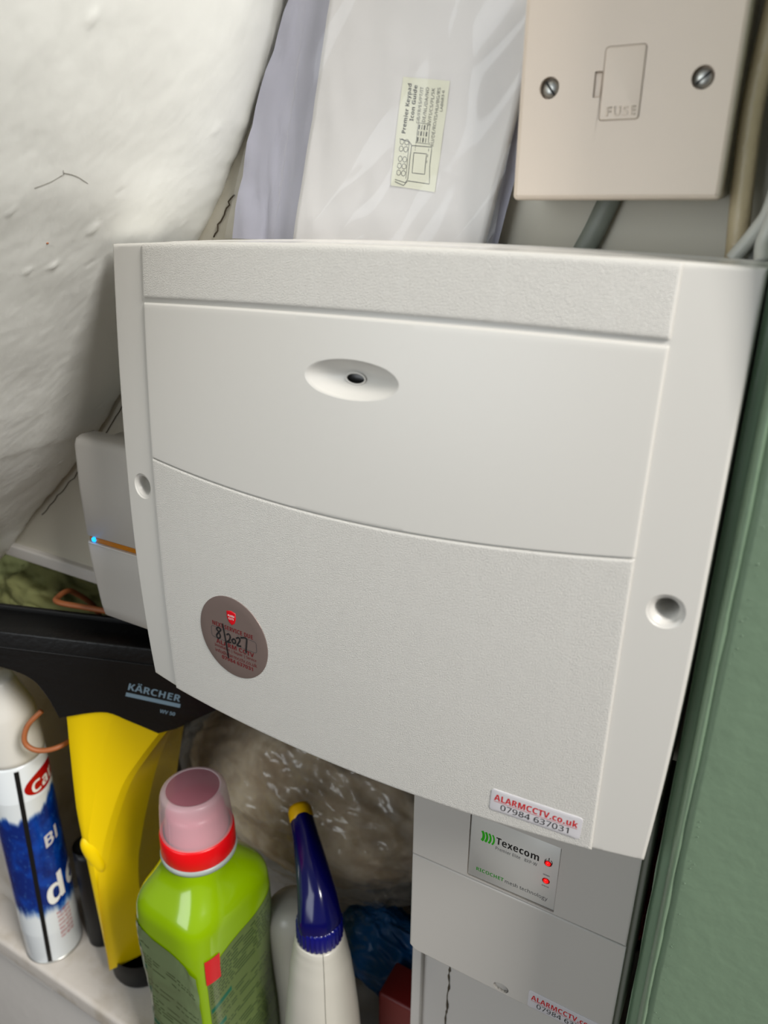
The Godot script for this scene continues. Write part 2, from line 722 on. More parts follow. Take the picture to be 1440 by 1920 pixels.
	struct("wall_top", shifted(rbox(Vector3(1.6, 0.02, 0.25), 0.001, 1), Vector3(-0.06, -0.235, -0.145)), M.recess)
	# lower left wall beside the can
	struct("wall_left", shifted(rbox(Vector3(0.55, 0.36, 0.30), 0.006, 3), Vector3(-0.366 - 0.275, SHELF + 0.18 - 0.005, 0.034 - 0.15)), M.shelf)
	# shelf, its nosing and the boards under it
	var shelf := Vector3(-0.25, SHELF - 0.0125, 0)
	var b := thing("shelf", "grubby white painted shelf board that the can and bottles stand on", "shelf", shelf)
	obj("board", shifted(rbox(Vector3(1.10, 0.025, 0.335), 0.005, 3), Vector3(0, 0, 0.074 - 0.1675)), M.shelf, b)
	struct("wall_lower", shifted(rbox(Vector3(1.10, 0.60, 0.02), 0.002, 2), Vector3(-0.25, SHELF - 0.025 - 0.30, 0.050)), M.wood_white)
	struct("trim_3", shifted(rbox(Vector3(0.30, 0.006, 0.010), 0.0015, 2), Vector3(-0.46, SHELF - 0.036, 0.064)), M.wood_white)
	# green frame on the right: step, bead, quirk, flat
	var prof := [Vector2(0.2475, 0.0), Vector2(0.2475, 0.066), Vector2(0.2490, 0.069), Vector2(0.2528, 0.0705), Vector2(0.2532, 0.079), Vector2(0.2540, 0.0835), Vector2(0.2556, 0.0860), Vector2(0.2574, 0.0855), Vector2(0.2586, 0.0835), Vector2(0.2590, 0.0815), Vector2(0.2594, 0.0845), Vector2(0.2604, 0.0862), Vector2(0.30, 0.0865), Vector2(0.36, 0.0865)]
	var sm := smooth2(prof, 3)
	var rowsg := []
	var gn := noise(25.0, 44, 3)
	for i in 121:
		var yy := lerpf(0.75, -1.25, i / 120.0)
		var row := []
		for p in sm:
			var w := 0.0005 * gn.get_noise_2d(p.x * 60.0, yy * 4.0)
			row.append(Vector3(p.x + w, yy, p.y + w))
		row.append(Vector3(0.36, yy, 0.0))
		rowsg.append(row)
	var gs := begin()
	grid(gs, rowsg, false)
	var frame := struct("door_1", done(gs), M.green, "sage green painted door frame with a bead down its edge", "door frame")
	var pim := begin()
	for i in 60:
		var p := Vector3(rng.randf_range(0.2608, 0.2640), rng.randf_range(-0.42, -0.04), 0.0865)
		lathe_into(pim, [Vector2(0.0005, -0.0001), Vector2(0.00035, 0.00012), Vector2(0.0, 0.0002)], 8, Transform3D(Basis(Vector3(1, 0, 0), PI / 2).scaled(Vector3.ONE * rng.randf_range(0.3, 0.8)), p))
	obj("paint_pimples", done(pim), M.green, frame).set_meta("kind", "stuff")
	# the passage in front of the cupboard, outside the frame: floor, ceiling, right-hand wall
	struct("floor", shifted(rbox(Vector3(3.2, 0.04, 3.4), 0.002, 1), Vector3(0, -1.32, 1.5)), M.floor)
	struct("wall_side", shifted(rbox(Vector3(0.05, 3.0, 0.3), 0.002, 1), Vector3(0.385, 0.2, -0.06)), M.room)


func rng_list(n: int) -> Array:
	var out := []
	for i in n:
		out.append(rng.randf_range(0.35, 1.25))
	return out


func soffit_swell(big: FastNoiseLite, small: FastNoiseLite, y: float, z: float) -> float:
	return 0.0007 * big.get_noise_2d(y * 2.0, z * 2.0) + 0.00012 * small.get_noise_2d(y * 2.0, z * 2.0)


func soffit_y(x: float) -> float:
	for i in SOFFIT.size() - 1:
		if x <= SOFFIT[i + 1][0]:
			return lerpf(SOFFIT[i][1], SOFFIT[i + 1][1], (x - SOFFIT[i][0]) / (SOFFIT[i + 1][0] - SOFFIT[i][0]))
	return 0.6


func shifted(mesh: Mesh, by: Vector3) -> ArrayMesh:
	return moved(mesh, Transform3D(Basis.IDENTITY, by))


func moved(mesh: Mesh, t: Transform3D) -> ArrayMesh:
	var st := SurfaceTool.new()
	st.begin(Mesh.PRIMITIVE_TRIANGLES)
	st.append_from(mesh, 0, t)
	return st.commit()


# ---------------------------------------------------------------- alarm panel
const SW := 0.0856          # width of each side strip as a share of the panel
const RAISE := 0.0014       # how far the middle stands proud of the strips


func psurf(u: float, v: float) -> Vector3:
	var arch := 4.0 * u * (1.0 - u)
	var top := PY0 + 0.00404 * arch
	var bot := PY0 - PH - 0.00343 * arch
	var tap := 0.00411 * pow(clampf((v - 0.5) / 0.5, 0, 1), 2) * clampf((absf(u - 0.5) - (0.5 - SW)) / SW, 0, 1) * signf(0.5 - u)
	return Vector3(PX0 + PW * u + tap, lerpf(top, bot, v), 0.085 + 0.00474 * 4 * v * (1 - v) + 0.01175 * arch - 0.01075 * (0.5 - v))


func pface(x: float, y: float) -> float:      # z of the middle's face at x, y
	var u := (x - PX0) / PW
	var arch := 4.0 * u * (1.0 - u)
	var top := PY0 + 0.00404 * arch
	var bot := PY0 - PH - 0.00343 * arch
	return psurf(u, (y - top) / (bot - top)).z


func roll(d: float, r: float) -> float:
	if d >= r:
		return 0.0
	return r - sqrt(maxf(0.0, r * r - (r - d) * (r - d)))


# A field of the panel between two curves, edges rolled by r, skirts down by skirt; holes = [uc, vc, ru, rv, profile [[scale, depth]...], pu, pv]
func field(st: SurfaceTool, ua: float, ub: float, vt: Callable, vb: Callable, offs: Callable, r: Array, skirt: Array, nu: int, nv: int, hole: Array = []) -> void:
	# r and skirt: [left, right, top, bottom]
	var lift := func(u: float, v: float) -> Vector3:
		var dl := (u - ua) * PW
		var dr := (ub - u) * PW
		var dt: float = (v - vt.call(u)) * PH
		var db: float = (vb.call(u) - v) * PH
		var p := psurf(u, v)
		var z := 0.0
		z = maxf(z, roll(maxf(dl, 0), r[0]))
		z = maxf(z, roll(maxf(dr, 0), r[1]))
		z = maxf(z, roll(maxf(dt, 0), r[2]))
		z = maxf(z, roll(maxf(db, 0), r[3]))
		return p + Vector3(0, 0, offs.call(u) - z)
	var us := dense01(nu, r[0] / ((ub - ua) * PW), r[1] / ((ub - ua) * PW))
	var vs := dense01(nv, maxf(r[2], 0.0004) / 0.1, maxf(r[3], 0.0004) / 0.1)
	if hole.is_empty():
		var rows := []
		for t in vs:
			var row := []
			for s in us:
				var u: float = lerpf(ua, ub, s)
				row.append(lift.call(u, lerpf(vt.call(u), vb.call(u), t)))
			rows.append(row)
		add_skirts(rows, skirt)
		grid(st, rows, false)
		return
	var u1: float = hole[0] - hole[5]
	var u2: float = hole[0] + hole[5]
	var v1: float = hole[1] - hole[6]
	var v2: float = hole[1] + hole[6]
	for part in 4:
		var a := ua
		var b := ub
		if part == 0:
			b = u1
		elif part == 1:
			a = u2
		else:
			a = u1
			b = u2
		var ss := []
		if part == 0:
			ss = dense01(nu, r[0] / ((b - a) * PW), 0)
		elif part == 1:
			ss = dense01(nu, 0, r[1] / ((b - a) * PW))
		else:
			ss = dense01(24, 0, 0)
		var rows := []
		for t in vs:
			var row := []
			for s in ss:
				var u: float = lerpf(a, b, s)
				var top: float = vt.call(u) if part != 3 else v2
				var bot: float = vb.call(u) if part != 2 else v1
				row.append(lift.call(u, lerpf(top, bot, t)))
			rows.append(row)
		var sk := [skirt[0] if part == 0 else 0.0, skirt[1] if part == 1 else 0.0, skirt[2] if part != 3 else 0.0, skirt[3] if part != 2 else 0.0]
		add_skirts(rows, sk)
		grid(st, rows, false)
	# ring round the hole
	var n := 96
	var rings := []
	for k in 7:
		var f := k / 6.0
		var row := []
		for j in n + 1:
			var a := TAU * j / n
			var e := Vector2(cos(a) * hole[2], sin(a) * hole[3])
			var q := Vector2(cos(a), sin(a))
			var m := maxf(absf(q.x), absf(q.y))
			q = Vector2(q.x / m * hole[5], q.y / m * hole[6])
			var w := q.lerp(e, 1.0 - pow(1.0 - f, 1.6))
			row.append(lift.call(hole[0] + w.x, hole[1] + w.y))
		rings.append(row)
	for pr in hole[4]:
		var row := []
		for j in n + 1:
			var a := TAU * j / n
			row.append(lift.call(hole[0] + cos(a) * hole[2] * pr[0], hole[1] + sin(a) * hole[3] * pr[0]) - Vector3(0, 0, pr[1]))
		rings.append(row)
	grid(st, rings, false)


func dense01(n: int, ea: float, eb: float) -> Array:
	var out := []
	if ea > 0:
		for f in [0.0, 0.06, 0.2, 0.45, 0.75]:
			out.append(f * ea)
		out.append(ea)
	else:
		out.append(0.0)
	var lo: float = out[-1]
	var hi := 1.0 - eb
	for i in range(1, n):
		out.append(lerpf(lo, hi, float(i) / n))
	if eb > 0:
		for f in [1.0, 0.75, 0.45, 0.2, 0.06]:
			out.append(1.0 - f * eb)
	out.append(1.0)
	return out


func add_skirts(rows: Array, s: Array) -> void:
	if s[0] > 0:
		for row in rows:
			row.push_front(row[0] - Vector3(0, 0, s[0]))
	if s[1] > 0:
		for row in rows:
			row.append(row[-1] - Vector3(0, 0, s[1]))
	if s[2] > 0:
		rows.push_front(rows[0].map(func(p: Vector3) -> Vector3: return p - Vector3(0, 0, s[2])))
	if s[3] > 0:
		rows.append(rows[-1].map(func(p: Vector3) -> Vector3: return p - Vector3(0, 0, s[3])))


func alarm_panel() -> void:
	var t := thing("alarm_panel", "large white plastic alarm control panel with rounded front and oval recess on the wall", "alarm panel")
	var zero := func(_u: float) -> float: return 0.0
	var low := func(_u: float) -> float: return -RAISE
	var v0 := func(_u: float) -> float: return 0.0
	var v1 := func(_u: float) -> float: return 1.0
	var g1 := func(u: float) -> float: return 0.1062 - 0.00125 * 4 * ((u - SW) / (1 - 2 * SW)) * (1 - (u - SW) / (1 - 2 * SW))
	var g2 := func(u: float) -> float: return 0.4248 + 0.0302 * 4 * ((u - SW) / (1 - 2 * SW)) * (1 - (u - SW) / (1 - 2 * SW))
	var g1a := func(u: float) -> float: return g1.call(u) - 0.0055
	var g1b := func(u: float) -> float: return g1.call(u) + 0.0034
	var g2a := func(u: float) -> float: return g2.call(u) - 0.0026
	var g2b := func(u: float) -> float: return g2.call(u) + 0.0006
	# side walls of the cover
	var st := begin()
	var loop := []
	var N := 40
	for i in N:
		loop.append(Vector2(0.0, 1.0 - i / float(N)))
	for i in N:
		loop.append(Vector2(i / float(N), 0.0))
	for i in N:
		loop.append(Vector2(1.0, i / float(N)))
	for i in N + 1:
		loop.append(Vector2(1.0 - i / float(N), 1.0))
	var rows := []
	for k in 2:
		var row := []
		for q in loop:
			var p := psurf(q.x, q.y)
			var z: float = p.z - 0.0022 - RAISE if k == 0 else 0.040
			row.append(Vector3(p.x, p.y, z))
		rows.append(row)
	# a fine rim, then the base set in a little
	var c := Vector2(PX0 + PW / 2, PY0 - PH / 2)
	var ring := func(grow: float, z: float) -> Array:
		var out := []
		for q in loop:
			var p := psurf(q.x, q.y)
			var d := Vector2(p.x, p.y) - c
			out.append(Vector3(p.x + grow * signf(d.x) * (1.0 if absf(d.x) > PW * 0.46 else 0.0), p.y + grow * signf(d.y) * (1.0 if absf(d.y) > PH * 0.46 else 0.0), z))
		return out
	rows.append(ring.call(0.0003, 0.0397))
	rows.append(ring.call(0.0003, 0.0385))
	rows.append(ring.call(-0.002, 0.0380))
	rows.append(ring.call(-0.002, 0.0005))
	grid(st, rows, true)
	obj("casing", done(st), M.abs_gloss, t)
	# inner plate that shows in the grooves
	st = begin()
	rows = []
	for i in 41:
		var row := []
		for j in 61:
			row.append(psurf(lerpf(SW + 0.0005, 1 - SW - 0.0005, j / 60.0), lerpf(0.01, 0.99, i / 40.0)) - Vector3(0, 0, 0.0013))
		rows.append(row)
	# leave the recesses and screw holes open
	var holes := [[Vector2(0.0878, -0.0482), Vector2(0.026, 0.012)], [Vector2(-0.0584, -0.1275), Vector2(0.009, 0.009)], [Vector2(0.2340, -0.1287), Vector2(0.009, 0.009)]]
	var nst := begin()
	for i in 40:
		for j in 60:
			var m: Vector3 = (rows[i][j] + rows[i + 1][j + 1]) * 0.5
			var skip := false
			for h in holes:
				if absf(m.x - h[0].x) < h[1].x + 0.003 and absf(m.y - h[0].y) < h[1].y + 0.004:
					skip = true
			if not skip:
				grid(nst, [[rows[i][j], rows[i][j + 1]], [rows[i + 1][j], rows[i + 1][j + 1]]], false)
	obj("inner_plate", done(nst), M.abs_smooth, t)
	# side strips with counterbored screw holes
	var cup := [[0.97, 0.0003], [0.93, 0.0006], [0.80, 0.0007], [0.76, 0.0022], [0.74, 0.0025], [0.66, 0.0026], [0.62, 0.012], [0.60, 0.024]]
	var cup2 := [[0.97, 0.0005], [0.90, 0.0008], [0.78, 0.0010], [0.73, 0.0060], [0.70, 0.0110], [0.0, 0.0112]]
	var E := 0.0016
	st = begin()
	field(st, 0.0, SW + 0.002, v0, v1, low, [E, 0.0, E, E], [0.0015, 0, 0.0015, 0.0015], 16, 60, [(-0.0584 - PX0) / PW, vof(-0.0584, -0.1275), 0.0076 / PW, 0.0076 / PH, cup2, 0.0090 / PW, 0.0092 / PH])
	obj("side_strip", done(st), M.abs_smooth, t)
	st = begin()
	field(st, 1.0 - SW - 0.002, 1.0, v0, v1, low, [0.0, E, E, E], [0, 0.0015, 0.0015, 0.0015], 16, 60, [(0.2340 - PX0) / PW, vof(0.2340, -0.1287), 0.0076 / PW, 0.0076 / PH, cup, 0.0090 / PW, 0.0092 / PH])
	obj("side_strip", done(st), M.abs_smooth, t)
	var pz := psurf((0.2340 - PX0) / PW, vof(0.2340, -0.1287)).z
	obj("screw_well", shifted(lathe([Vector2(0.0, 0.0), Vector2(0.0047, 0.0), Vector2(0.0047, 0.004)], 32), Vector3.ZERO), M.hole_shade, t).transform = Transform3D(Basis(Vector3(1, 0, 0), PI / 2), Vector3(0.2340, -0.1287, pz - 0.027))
	# three fields of the middle
	var R := 0.0006
	var R2 := 0.0012
	st = begin()
	field(st, SW, 1 - SW, v0, g1a, zero, [R, R2, E, 0.0003], [0.0026, 0.0026, 0.003, 0.0012], 120, 20)
	obj("top_band", done(st), M.abs_grain, t)
	st = begin()
	var bowl := []
	for i in range(1, 15):
		var f := i / 14.0
		bowl.append([1.0 - f * 0.985, 0.0060 * sin(f * PI / 2) + 0.0003])
	field(st, SW, 1 - SW, g1b, g2a, zero, [R, R2, 0.0015, 0.0003], [0.0026, 0.0026, 0.0012, 0.0012], 60, 40, [(0.0878 - PX0) / PW, vof(0.0878, -0.0482), 0.0246 / PW, 0.0087 / PH, bowl, 0.030 / PW, 0.0130 / PH])
	obj("upper_fascia", done(st), M.abs_smooth, t)
	st = begin()
	field(st, SW, 1 - SW, g2b, v1, zero, [R, R2, 0.0012, E], [0.0026, 0.0026, 0.0012, 0.003], 120, 60)
	obj("lower_fascia", done(st), M.abs_grain, t)
	# small black sensor window in the bowl
	var bz := pface(0.0878, -0.0484) - 0.0060
	st = begin()
	prism_into(st, oval(0.0047, 0.0024), 0.0, 0.0009, 0.0004, 2, Transform3D(Basis.IDENTITY, Vector3(0.0876, -0.0485, bz)))
	obj("sensor_window", done(st), M.hole, t)
	st = begin()
	var rim := []
	for i in 49:
		var a := TAU * i / 48
		rim.append(Vector3(0.0876 + cos(a) * 0.0050, -0.0485 + sin(a) * 0.0026, bz + 0.0006))
	tube_into(st, rim, 0.0005, 8)
	obj("window_rim", done(st), M.abs_smooth, t)
	# dent mark on the lower fascia
	service_sticker(t)
	contact_sticker(t, Vector2(0.1916, -0.2488), 0.0445, 0.0136, func(x: float, y: float) -> float: return pface(x, y), -0.045)


func vof(x: float, y: float) -> float:
	var u := (x - PX0) / PW
	var arch := 4.0 * u * (1.0 - u)
	var top := PY0 + 0.00404 * arch
	var bot := PY0 - PH - 0.00343 * arch
	return (y - top) / (bot - top)


# a flat sticker on a curved face: outline about c, drawn as a fan grid, face function z(x, y)
func on_face(mesh: Mesh, c: Vector2, turn: float, face: Callable, lift: float) -> ArrayMesh:
	return bent(mesh, func(p: Vector3) -> Vector3:
		var q := Vector2(p.x, p.y).rotated(turn) + c
		return Vector3(q.x, q.y, face.call(q.x, q.y) + lift + minf(p.z, 0.0001)))


func sticker_mesh(outline: PackedVector2Array, rings := 6) -> ArrayMesh:
	var st := begin()
	var rows := []
	var steps := [[0.0, 0.0], [0.4, 0.0], [0.75, 0.0], [0.992, 0.0], [1.0, -0.00004], [1.0, -0.0003]]
	for s in steps:
		var row := []
		for i in outline.size() + 1:
			var p: Vector2 = outline[i % outline.size()] * s[0]
			row.append(Vector3(p.x, p.y, s[1]))
		rows.append(row)
	grid(st, rows, true)
	return done(st)


func bent_smooth(mesh: ArrayMesh, c: Vector2, turn: float, face: Callable, lift: float) -> ArrayMesh:
	var st := begin()
	var a := mesh.surface_get_arrays(0)
	var v: PackedVector3Array = a[Mesh.ARRAY_VERTEX]
	for p in v:
		var q := Vector2(p.x, p.y).rotated(turn) + c
		st.set_smooth_group(0)
		st.add_vertex(Vector3(q.x, q.y, face.call(q.x, q.y) + lift + p.z))
	for i in a[Mesh.ARRAY_INDEX]:
		st.add_index(i)
	st.generate_normals()
	return st.commit()


func contact_sticker(parent: Node3D, c: Vector2, w: float, h: float, face: Callable, turn: float) -> void:
	var s := obj("contact_sticker", bent_smooth(sticker_mesh(rrect(w, h, 0.0018)), c, turn, face, 0.00035), M.sticker, parent)
	s.set_meta("label", "white contact sticker with red web address and phone number")
	var k := w / 0.048
	obj("lettering", on_face(letters("ALARMCCTV.co.uk", 0.0040 * k, 0.0440 * k, true, 1), c + Vector2(0.0, 0.0022 * k).rotated(turn), turn, face, 0.00045), M.red_ink, s)
	obj("underline", on_face(shifted(quad_strip(0.0440 * k, 0.00022 * k), Vector3.ZERO), c + Vector2(0.0, -0.00055 * k).rotated(turn), turn, face, 0.00045), M.red_ink, s)
	obj("lettering", on_face(letters("07984 637031", 0.0038 * k, 0.0360 * k, false, 1), c + Vector2(0.0, -0.0034 * k).rotated(turn), turn, face, 0.00045), M.ink, s)


func quad_strip(w: float, h: float, n := 24) -> ArrayMesh:
	var st := begin()
	var rows := []
	for s in [0.5, -0.5]:
		var row := []
		for j in n + 1:
			row.append(Vector3((float(j) / n - 0.5) * w, s * h, 0))
		rows.append(row)
	grid(st, rows, false)
	return done(st)


func ribbon(pts: Array, w: float) -> ArrayMesh:
	var st := begin()
	var a := []
	var b := []
	for i in pts.size():
		var d: Vector2 = (pts[mini(i + 1, pts.size() - 1)] - pts[maxi(i - 1, 0)]).normalized()
		var n := Vector2(-d.y, d.x) * w * 0.5
		a.append(Vector3(pts[i].x + n.x, pts[i].y + n.y, 0))
		b.append(Vector3(pts[i].x - n.x, pts[i].y - n.y, 0))
	grid(st, [a, b], false)
	return done(st)


func service_sticker(t: Node3D) -> void:
	var c := Vector2(0.0107, -0.2033)
	var face := func(x: float, y: float) -> float: return pface(x, y)
	var R := 0.0257
	var s := obj("service_sticker", bent_smooth(sticker_mesh(oval(R, R, 72)), c, 0.0, face, 0.00035), M.foil, t)
	s.set_meta("label", "round brown foil service sticker with handwritten date")
	var L := 0.00045
	var put := func(txt: String, x: float, y: float, h: float, w: float, bold: bool, m: Material) -> void:
		obj("lettering", on_face(letters(txt, h, w, bold, 1), c + Vector2(x, y), 0.0, face, L), m, s)
	put.call("NEXT SERVICE DUE", 0.0, 0.0053, 0.0027, 0.0310, true, M.dull_red)
	put.call("ALARM CCTV", 0.0010, -0.0063, 0.0028, 0.0290, true, M.dull_red)
	put.call("Installation | Repair | Service", 0.0010, -0.0093, 0.0018, 0.0320, false, M.dull_red)
	put.call("info@alarmcctv.co.uk", 0.0012, -0.0127, 0.0023, 0.0320, false, M.dull_red)
	put.call("07984 637031", 0.0020, -0.0160, 0.0024, 0.0240, true, M.dull_red)
	var sh := PackedVector2Array([Vector2(-0.0034, 0.0038), Vector2(0.0, 0.0046), Vector2(0.0034, 0.0038), Vector2(0.0034, 0.0), Vector2(0.0022, -0.0030), Vector2(0.0, -0.0046), Vector2(-0.0022, -0.0030), Vector2(-0.0034, 0.0)])
	obj("shield_emblem", on_face(sticker_mesh(sh), c + Vector2(0.0, 0.0128), 0.0, face, L), M.shield, s)
	obj("lettering", on_face(letters("ALARM", 0.0012, 0.0050, true, 1), c + Vector2(0.0, 0.0142), 0.0, face, L + 0.00012), M.white_ink, s)
	obj("lettering", on_face(letters("CCTV", 0.0012, 0.0040, true, 1), c + Vector2(0.0, 0.0123), 0.0, face, L + 0.00012), M.white_ink, s)
	var box := []
	var rr := rrect(0.0345, 0.0072, 0.0016, 5, Vector2(0.0005, -0.0006))
	for i in rr.size() + 1:
		box.append(rr[i % rr.size()])
	obj("date_box", on_face(ribbon(box, 0.00022), c, 0.0, face, L), M.ink_grey, s)
	# the handwritten date, pen strokes
	var strokes := [
		[Vector2(-0.0088, 0.0022), Vector2(-0.0108, 0.0034), Vector2(-0.0124, 0.0018), Vector2(-0.0108, 0.0002), Vector2(-0.0098, -0.0024), Vector2(-0.0116, -0.0042), Vector2(-0.0128, -0.0026), Vector2(-0.0110, 0.0000), Vector2(-0.0088, 0.0022)],
		[Vector2(-0.0072, 0.0070), Vector2(-0.0062, 0.0), Vector2(-0.0052, -0.0080), Vector2(-0.0046, -0.0150)],
		[Vector2(-0.0046, 0.0006), Vector2(-0.0030, 0.0016), Vector2(-0.0018, 0.0002), Vector2(-0.0028, -0.0024), Vector2(-0.0044, -0.0040), Vector2(-0.0016, -0.0036)],
		[Vector2(0.0010, -0.0002), Vector2(-0.0006, -0.0016), Vector2(0.0002, -0.0032), Vector2(0.0018, -0.0028), Vector2(0.0020, -0.0010), Vector2(0.0008, -0.0002)],
		[Vector2(0.0028, 0.0006), Vector2(0.0046, 0.0018), Vector2(0.0056, 0.0004), Vector2(0.0042, -0.0022), Vector2(0.0032, -0.0038), Vector2(0.0062, -0.0034)],
		[Vector2(0.0062, 0.0022), Vector2(0.0090, 0.0032), Vector2(0.0108, 0.0028), Vector2(0.0104, -0.0010), Vector2(0.0098, -0.0050), Vector2(0.0098, -0.0066)]]
	for k in strokes:
		obj("pen_stroke", on_face(ribbon(smooth2(k, 6), 0.00100), c, 0.0, face, L + 0.00016), M.ink, s)


# Prism whose front has holes: holes = [[polygon, depth, floor?], ...]
func drilled(st: SurfaceTool, outline: PackedVector2Array, z0: float, z1: float, bevel: float, holes: Array, t := Transform3D.IDENTITY) -> void:
	var loops := [[0.0, z0]]
	if bevel > 0.0:
		for i in 5:
			var a := i / 4.0 * PI / 2
			loops.append([bevel * (1 - cos(a)), z1 - bevel * (1 - sin(a))])
	else:
		loops.append([0.0, z1])
	var rows := []
	var last := outline
	for l in loops:
		last = inset(outline, l[0]) if l[0] > 0.0 else outline
		var row := []
		for i in last.size() + 1:
			var p: Vector2 = last[i % last.size()]
			row.append(t * Vector3(p.x, p.y, l[1]))
		rows.append(row)
	grid(st, rows, true)
	cap_into(st, outline, z0, t, true)
	var cuts := [-9.0]
	for h in holes:
		var c := Vector2.ZERO
		for p in h[0]:
			c += p
		cuts.append((c / h[0].size()).x)
	cuts.append(9.0)
	cuts.sort()
	for i in cuts.size() - 1:
		if cuts[i + 1] - cuts[i] < 1e-6:
			continue
		var strip := PackedVector2Array([Vector2(cuts[i], -9), Vector2(cuts[i + 1], -9), Vector2(cuts[i + 1], 9), Vector2(cuts[i], 9)])
		var pieces: Array = Geometry2D.intersect_polygons(last, strip)
		for h in holes:
			var next := []
			for p in pieces:
				next.append_array(Geometry2D.clip_polygons(p, h[0]))
			pieces = next
		for p in pieces:
			cap_into(st, p, z1, t, false)
	for h in holes:
		var rr := []
		for zz in [z1, z1 - h[1]]:
			var row := []
			for i in h[0].size() + 1:
				var p: Vector2 = h[0][i % h[0].size()]
				row.append(t * Vector3(p.x, p.y, zz))
			rr.append(row)
		grid(st, rr, false)
		cap_into(st, h[0], z1 - h[1], t, false)


# ---------------------------------------------------------------- the lower unit
func expander_box() -> void:
	var t := thing("wireless_expander", "smaller white plastic box with logo plate and two red lights under the alarm panel", "expander box")
	obj("body", shifted(rbox(Vector3(0.1400, 0.1805, 0.0445), 0.004, 3), Vector3(0.1725, -0.3607, 0.0225)), M.abs_dim, t)
	var st := begin()
	var x0 := 0.1033
	var x1 := 0.2395
	var top := -0.2715
	var hole := rrect(0.0556, 0.0500, 0.0008, 3, Vector2(0.16935, -0.3365))
	drilled(st, PackedVector2Array([Vector2(x0, -0.3635), Vector2(x1, -0.3635), Vector2(x1, top), Vector2(x0, top)]), 0.044, 0.050, 0.0012, [[hole, 0.0013]])
	obj("upper_cover", flat_done(st), M.abs_dim, t)
	st = begin()
	var notch := oval(0.0052, 0.0036, 28, Vector2(0.1700, -0.4447))
	drilled(st, PackedVector2Array([Vector2(x0 + 0.004, -0.4500), Vector2(x1, -0.4500), Vector2(x1, -0.3643), Vector2(x0, -0.3643), Vector2(x0, -0.4465)]), 0.044, 0.0497, 0.0012, [[notch, 0.0018]])
	obj("lower_cover", flat_done(st), M.abs_dim, t)
	# logo plate in its recess
	st = begin()
	prism_into(st, rrect(0.0548, 0.0492, 0.0006, 3, Vector2(0.16935, -0.3365)), 0.0484, 0.0489, 0.0, 1, Transform3D.IDENTITY)
	var pl := obj("logo_plate", flat_done(st), M.abs_smooth, t)
	pl.set_meta("label", "white logo plate with green and black lettering")
	var z := 0.04893
	for i in 4:
		var arc := []
		for k in 9:
			var a := lerpf(-0.95, 0.95, k / 8.0)
			arc.append(Vector2(0.1476 + i * 0.0022 + cos(a) * 0.0028, -0.3268 + sin(a) * 0.0046))
		obj("logo_chevron", shifted(ribbon(arc, 0.0017 - 0.0002 * i), Vector3(0, 0, z)), M.logo_green, pl)
	obj("lettering", shifted(letters("Texecom", 0.0052, 0.0265, true), Vector3(0.1583, -0.3260, z)), M.ink, pl)
	obj("lettering", shifted(letters("Premier Elite   8XP-W", 0.0024, 0.0258), Vector3(0.1583, -0.3318, z)), M.ink_grey, pl)
	obj("lettering", shifted(letters("RICOCHET", 0.0027, 0.0178, true), Vector3(0.1472, -0.3542, z)), M.dull_green, pl)
	obj("lettering", shifted(letters("mesh technology", 0.0027, 0.0265), Vector3(0.1659, -0.3545, z)), M.ink_grey, pl)
	obj("lettering", shifted(letters("SIGNAL", 0.0010, 0.0042, true, 1), Vector3(0.1902, -0.3366, z)), M.ink_grey, pl)
	obj("lettering", shifted(letters("STATUS", 0.0010, 0.0042, true, 1), Vector3(0.1902, -0.3452, z)), M.ink_grey, pl)
	for y in [-0.3274, -0.3409]:
		st = begin()
		prism_into(st, oval(0.0023, 0.0021, 24, Vector2(0.1903, y)), 0.0485, 0.0491, 0.0, 1, Transform3D.IDENTITY)
		var led := obj("indicator_light", flat_done(st), M.can_red, t)
		led.set_meta("label", "red glowing indicator light")
		obj("glow", shifted(lathe([Vector2(0.0015, 0.0), Vector2(0.0013, 0.0005), Vector2(0.0, 0.0008)], 20), Vector3.ZERO), M.led_red, led).transform = Transform3D(Basis(Vector3(1, 0, 0), PI / 2), Vector3(0.1903, y, 0.0491))
		var lamp := OmniLight3D.new()
		lamp.name = "indicator_glow"
		lamp.light_color = Color(1.0, 0.08, 0.08)
		lamp.light_energy = 0.000004
		lamp.light_size = 0.001
		lamp.omni_range = 0.5
		lamp.omni_attenuation = 2.0
		lamp.shadow_enabled = true
		lamp.position = Vector3(0.1903, y, 0.0515)
		led.add_child(lamp, true)
	var pw := []
	for k in 13:
		var a := lerpf(0.6, TAU - 0.6, k / 12.0) + PI / 2
		pw.append(Vector2(0.1905 + cos(a) * 0.0022, -0.3262 + sin(a) * 0.0022))
	obj("power_mark", shifted(ribbon(pw, 0.0004), Vector3(0, 0, z + 0.0002)), M.ink, pl)
	obj("power_mark", shifted(quad_strip(0.0004, 0.0022, 2), Vector3(0.1906, -0.3240, z + 0.0002)), M.ink, pl)
	contact_sticker(t, Vector2(0.2121, -0.4412), 0.0478, 0.0147, func(_x: float, _y: float) -> float: return 0.0497, 0.0)


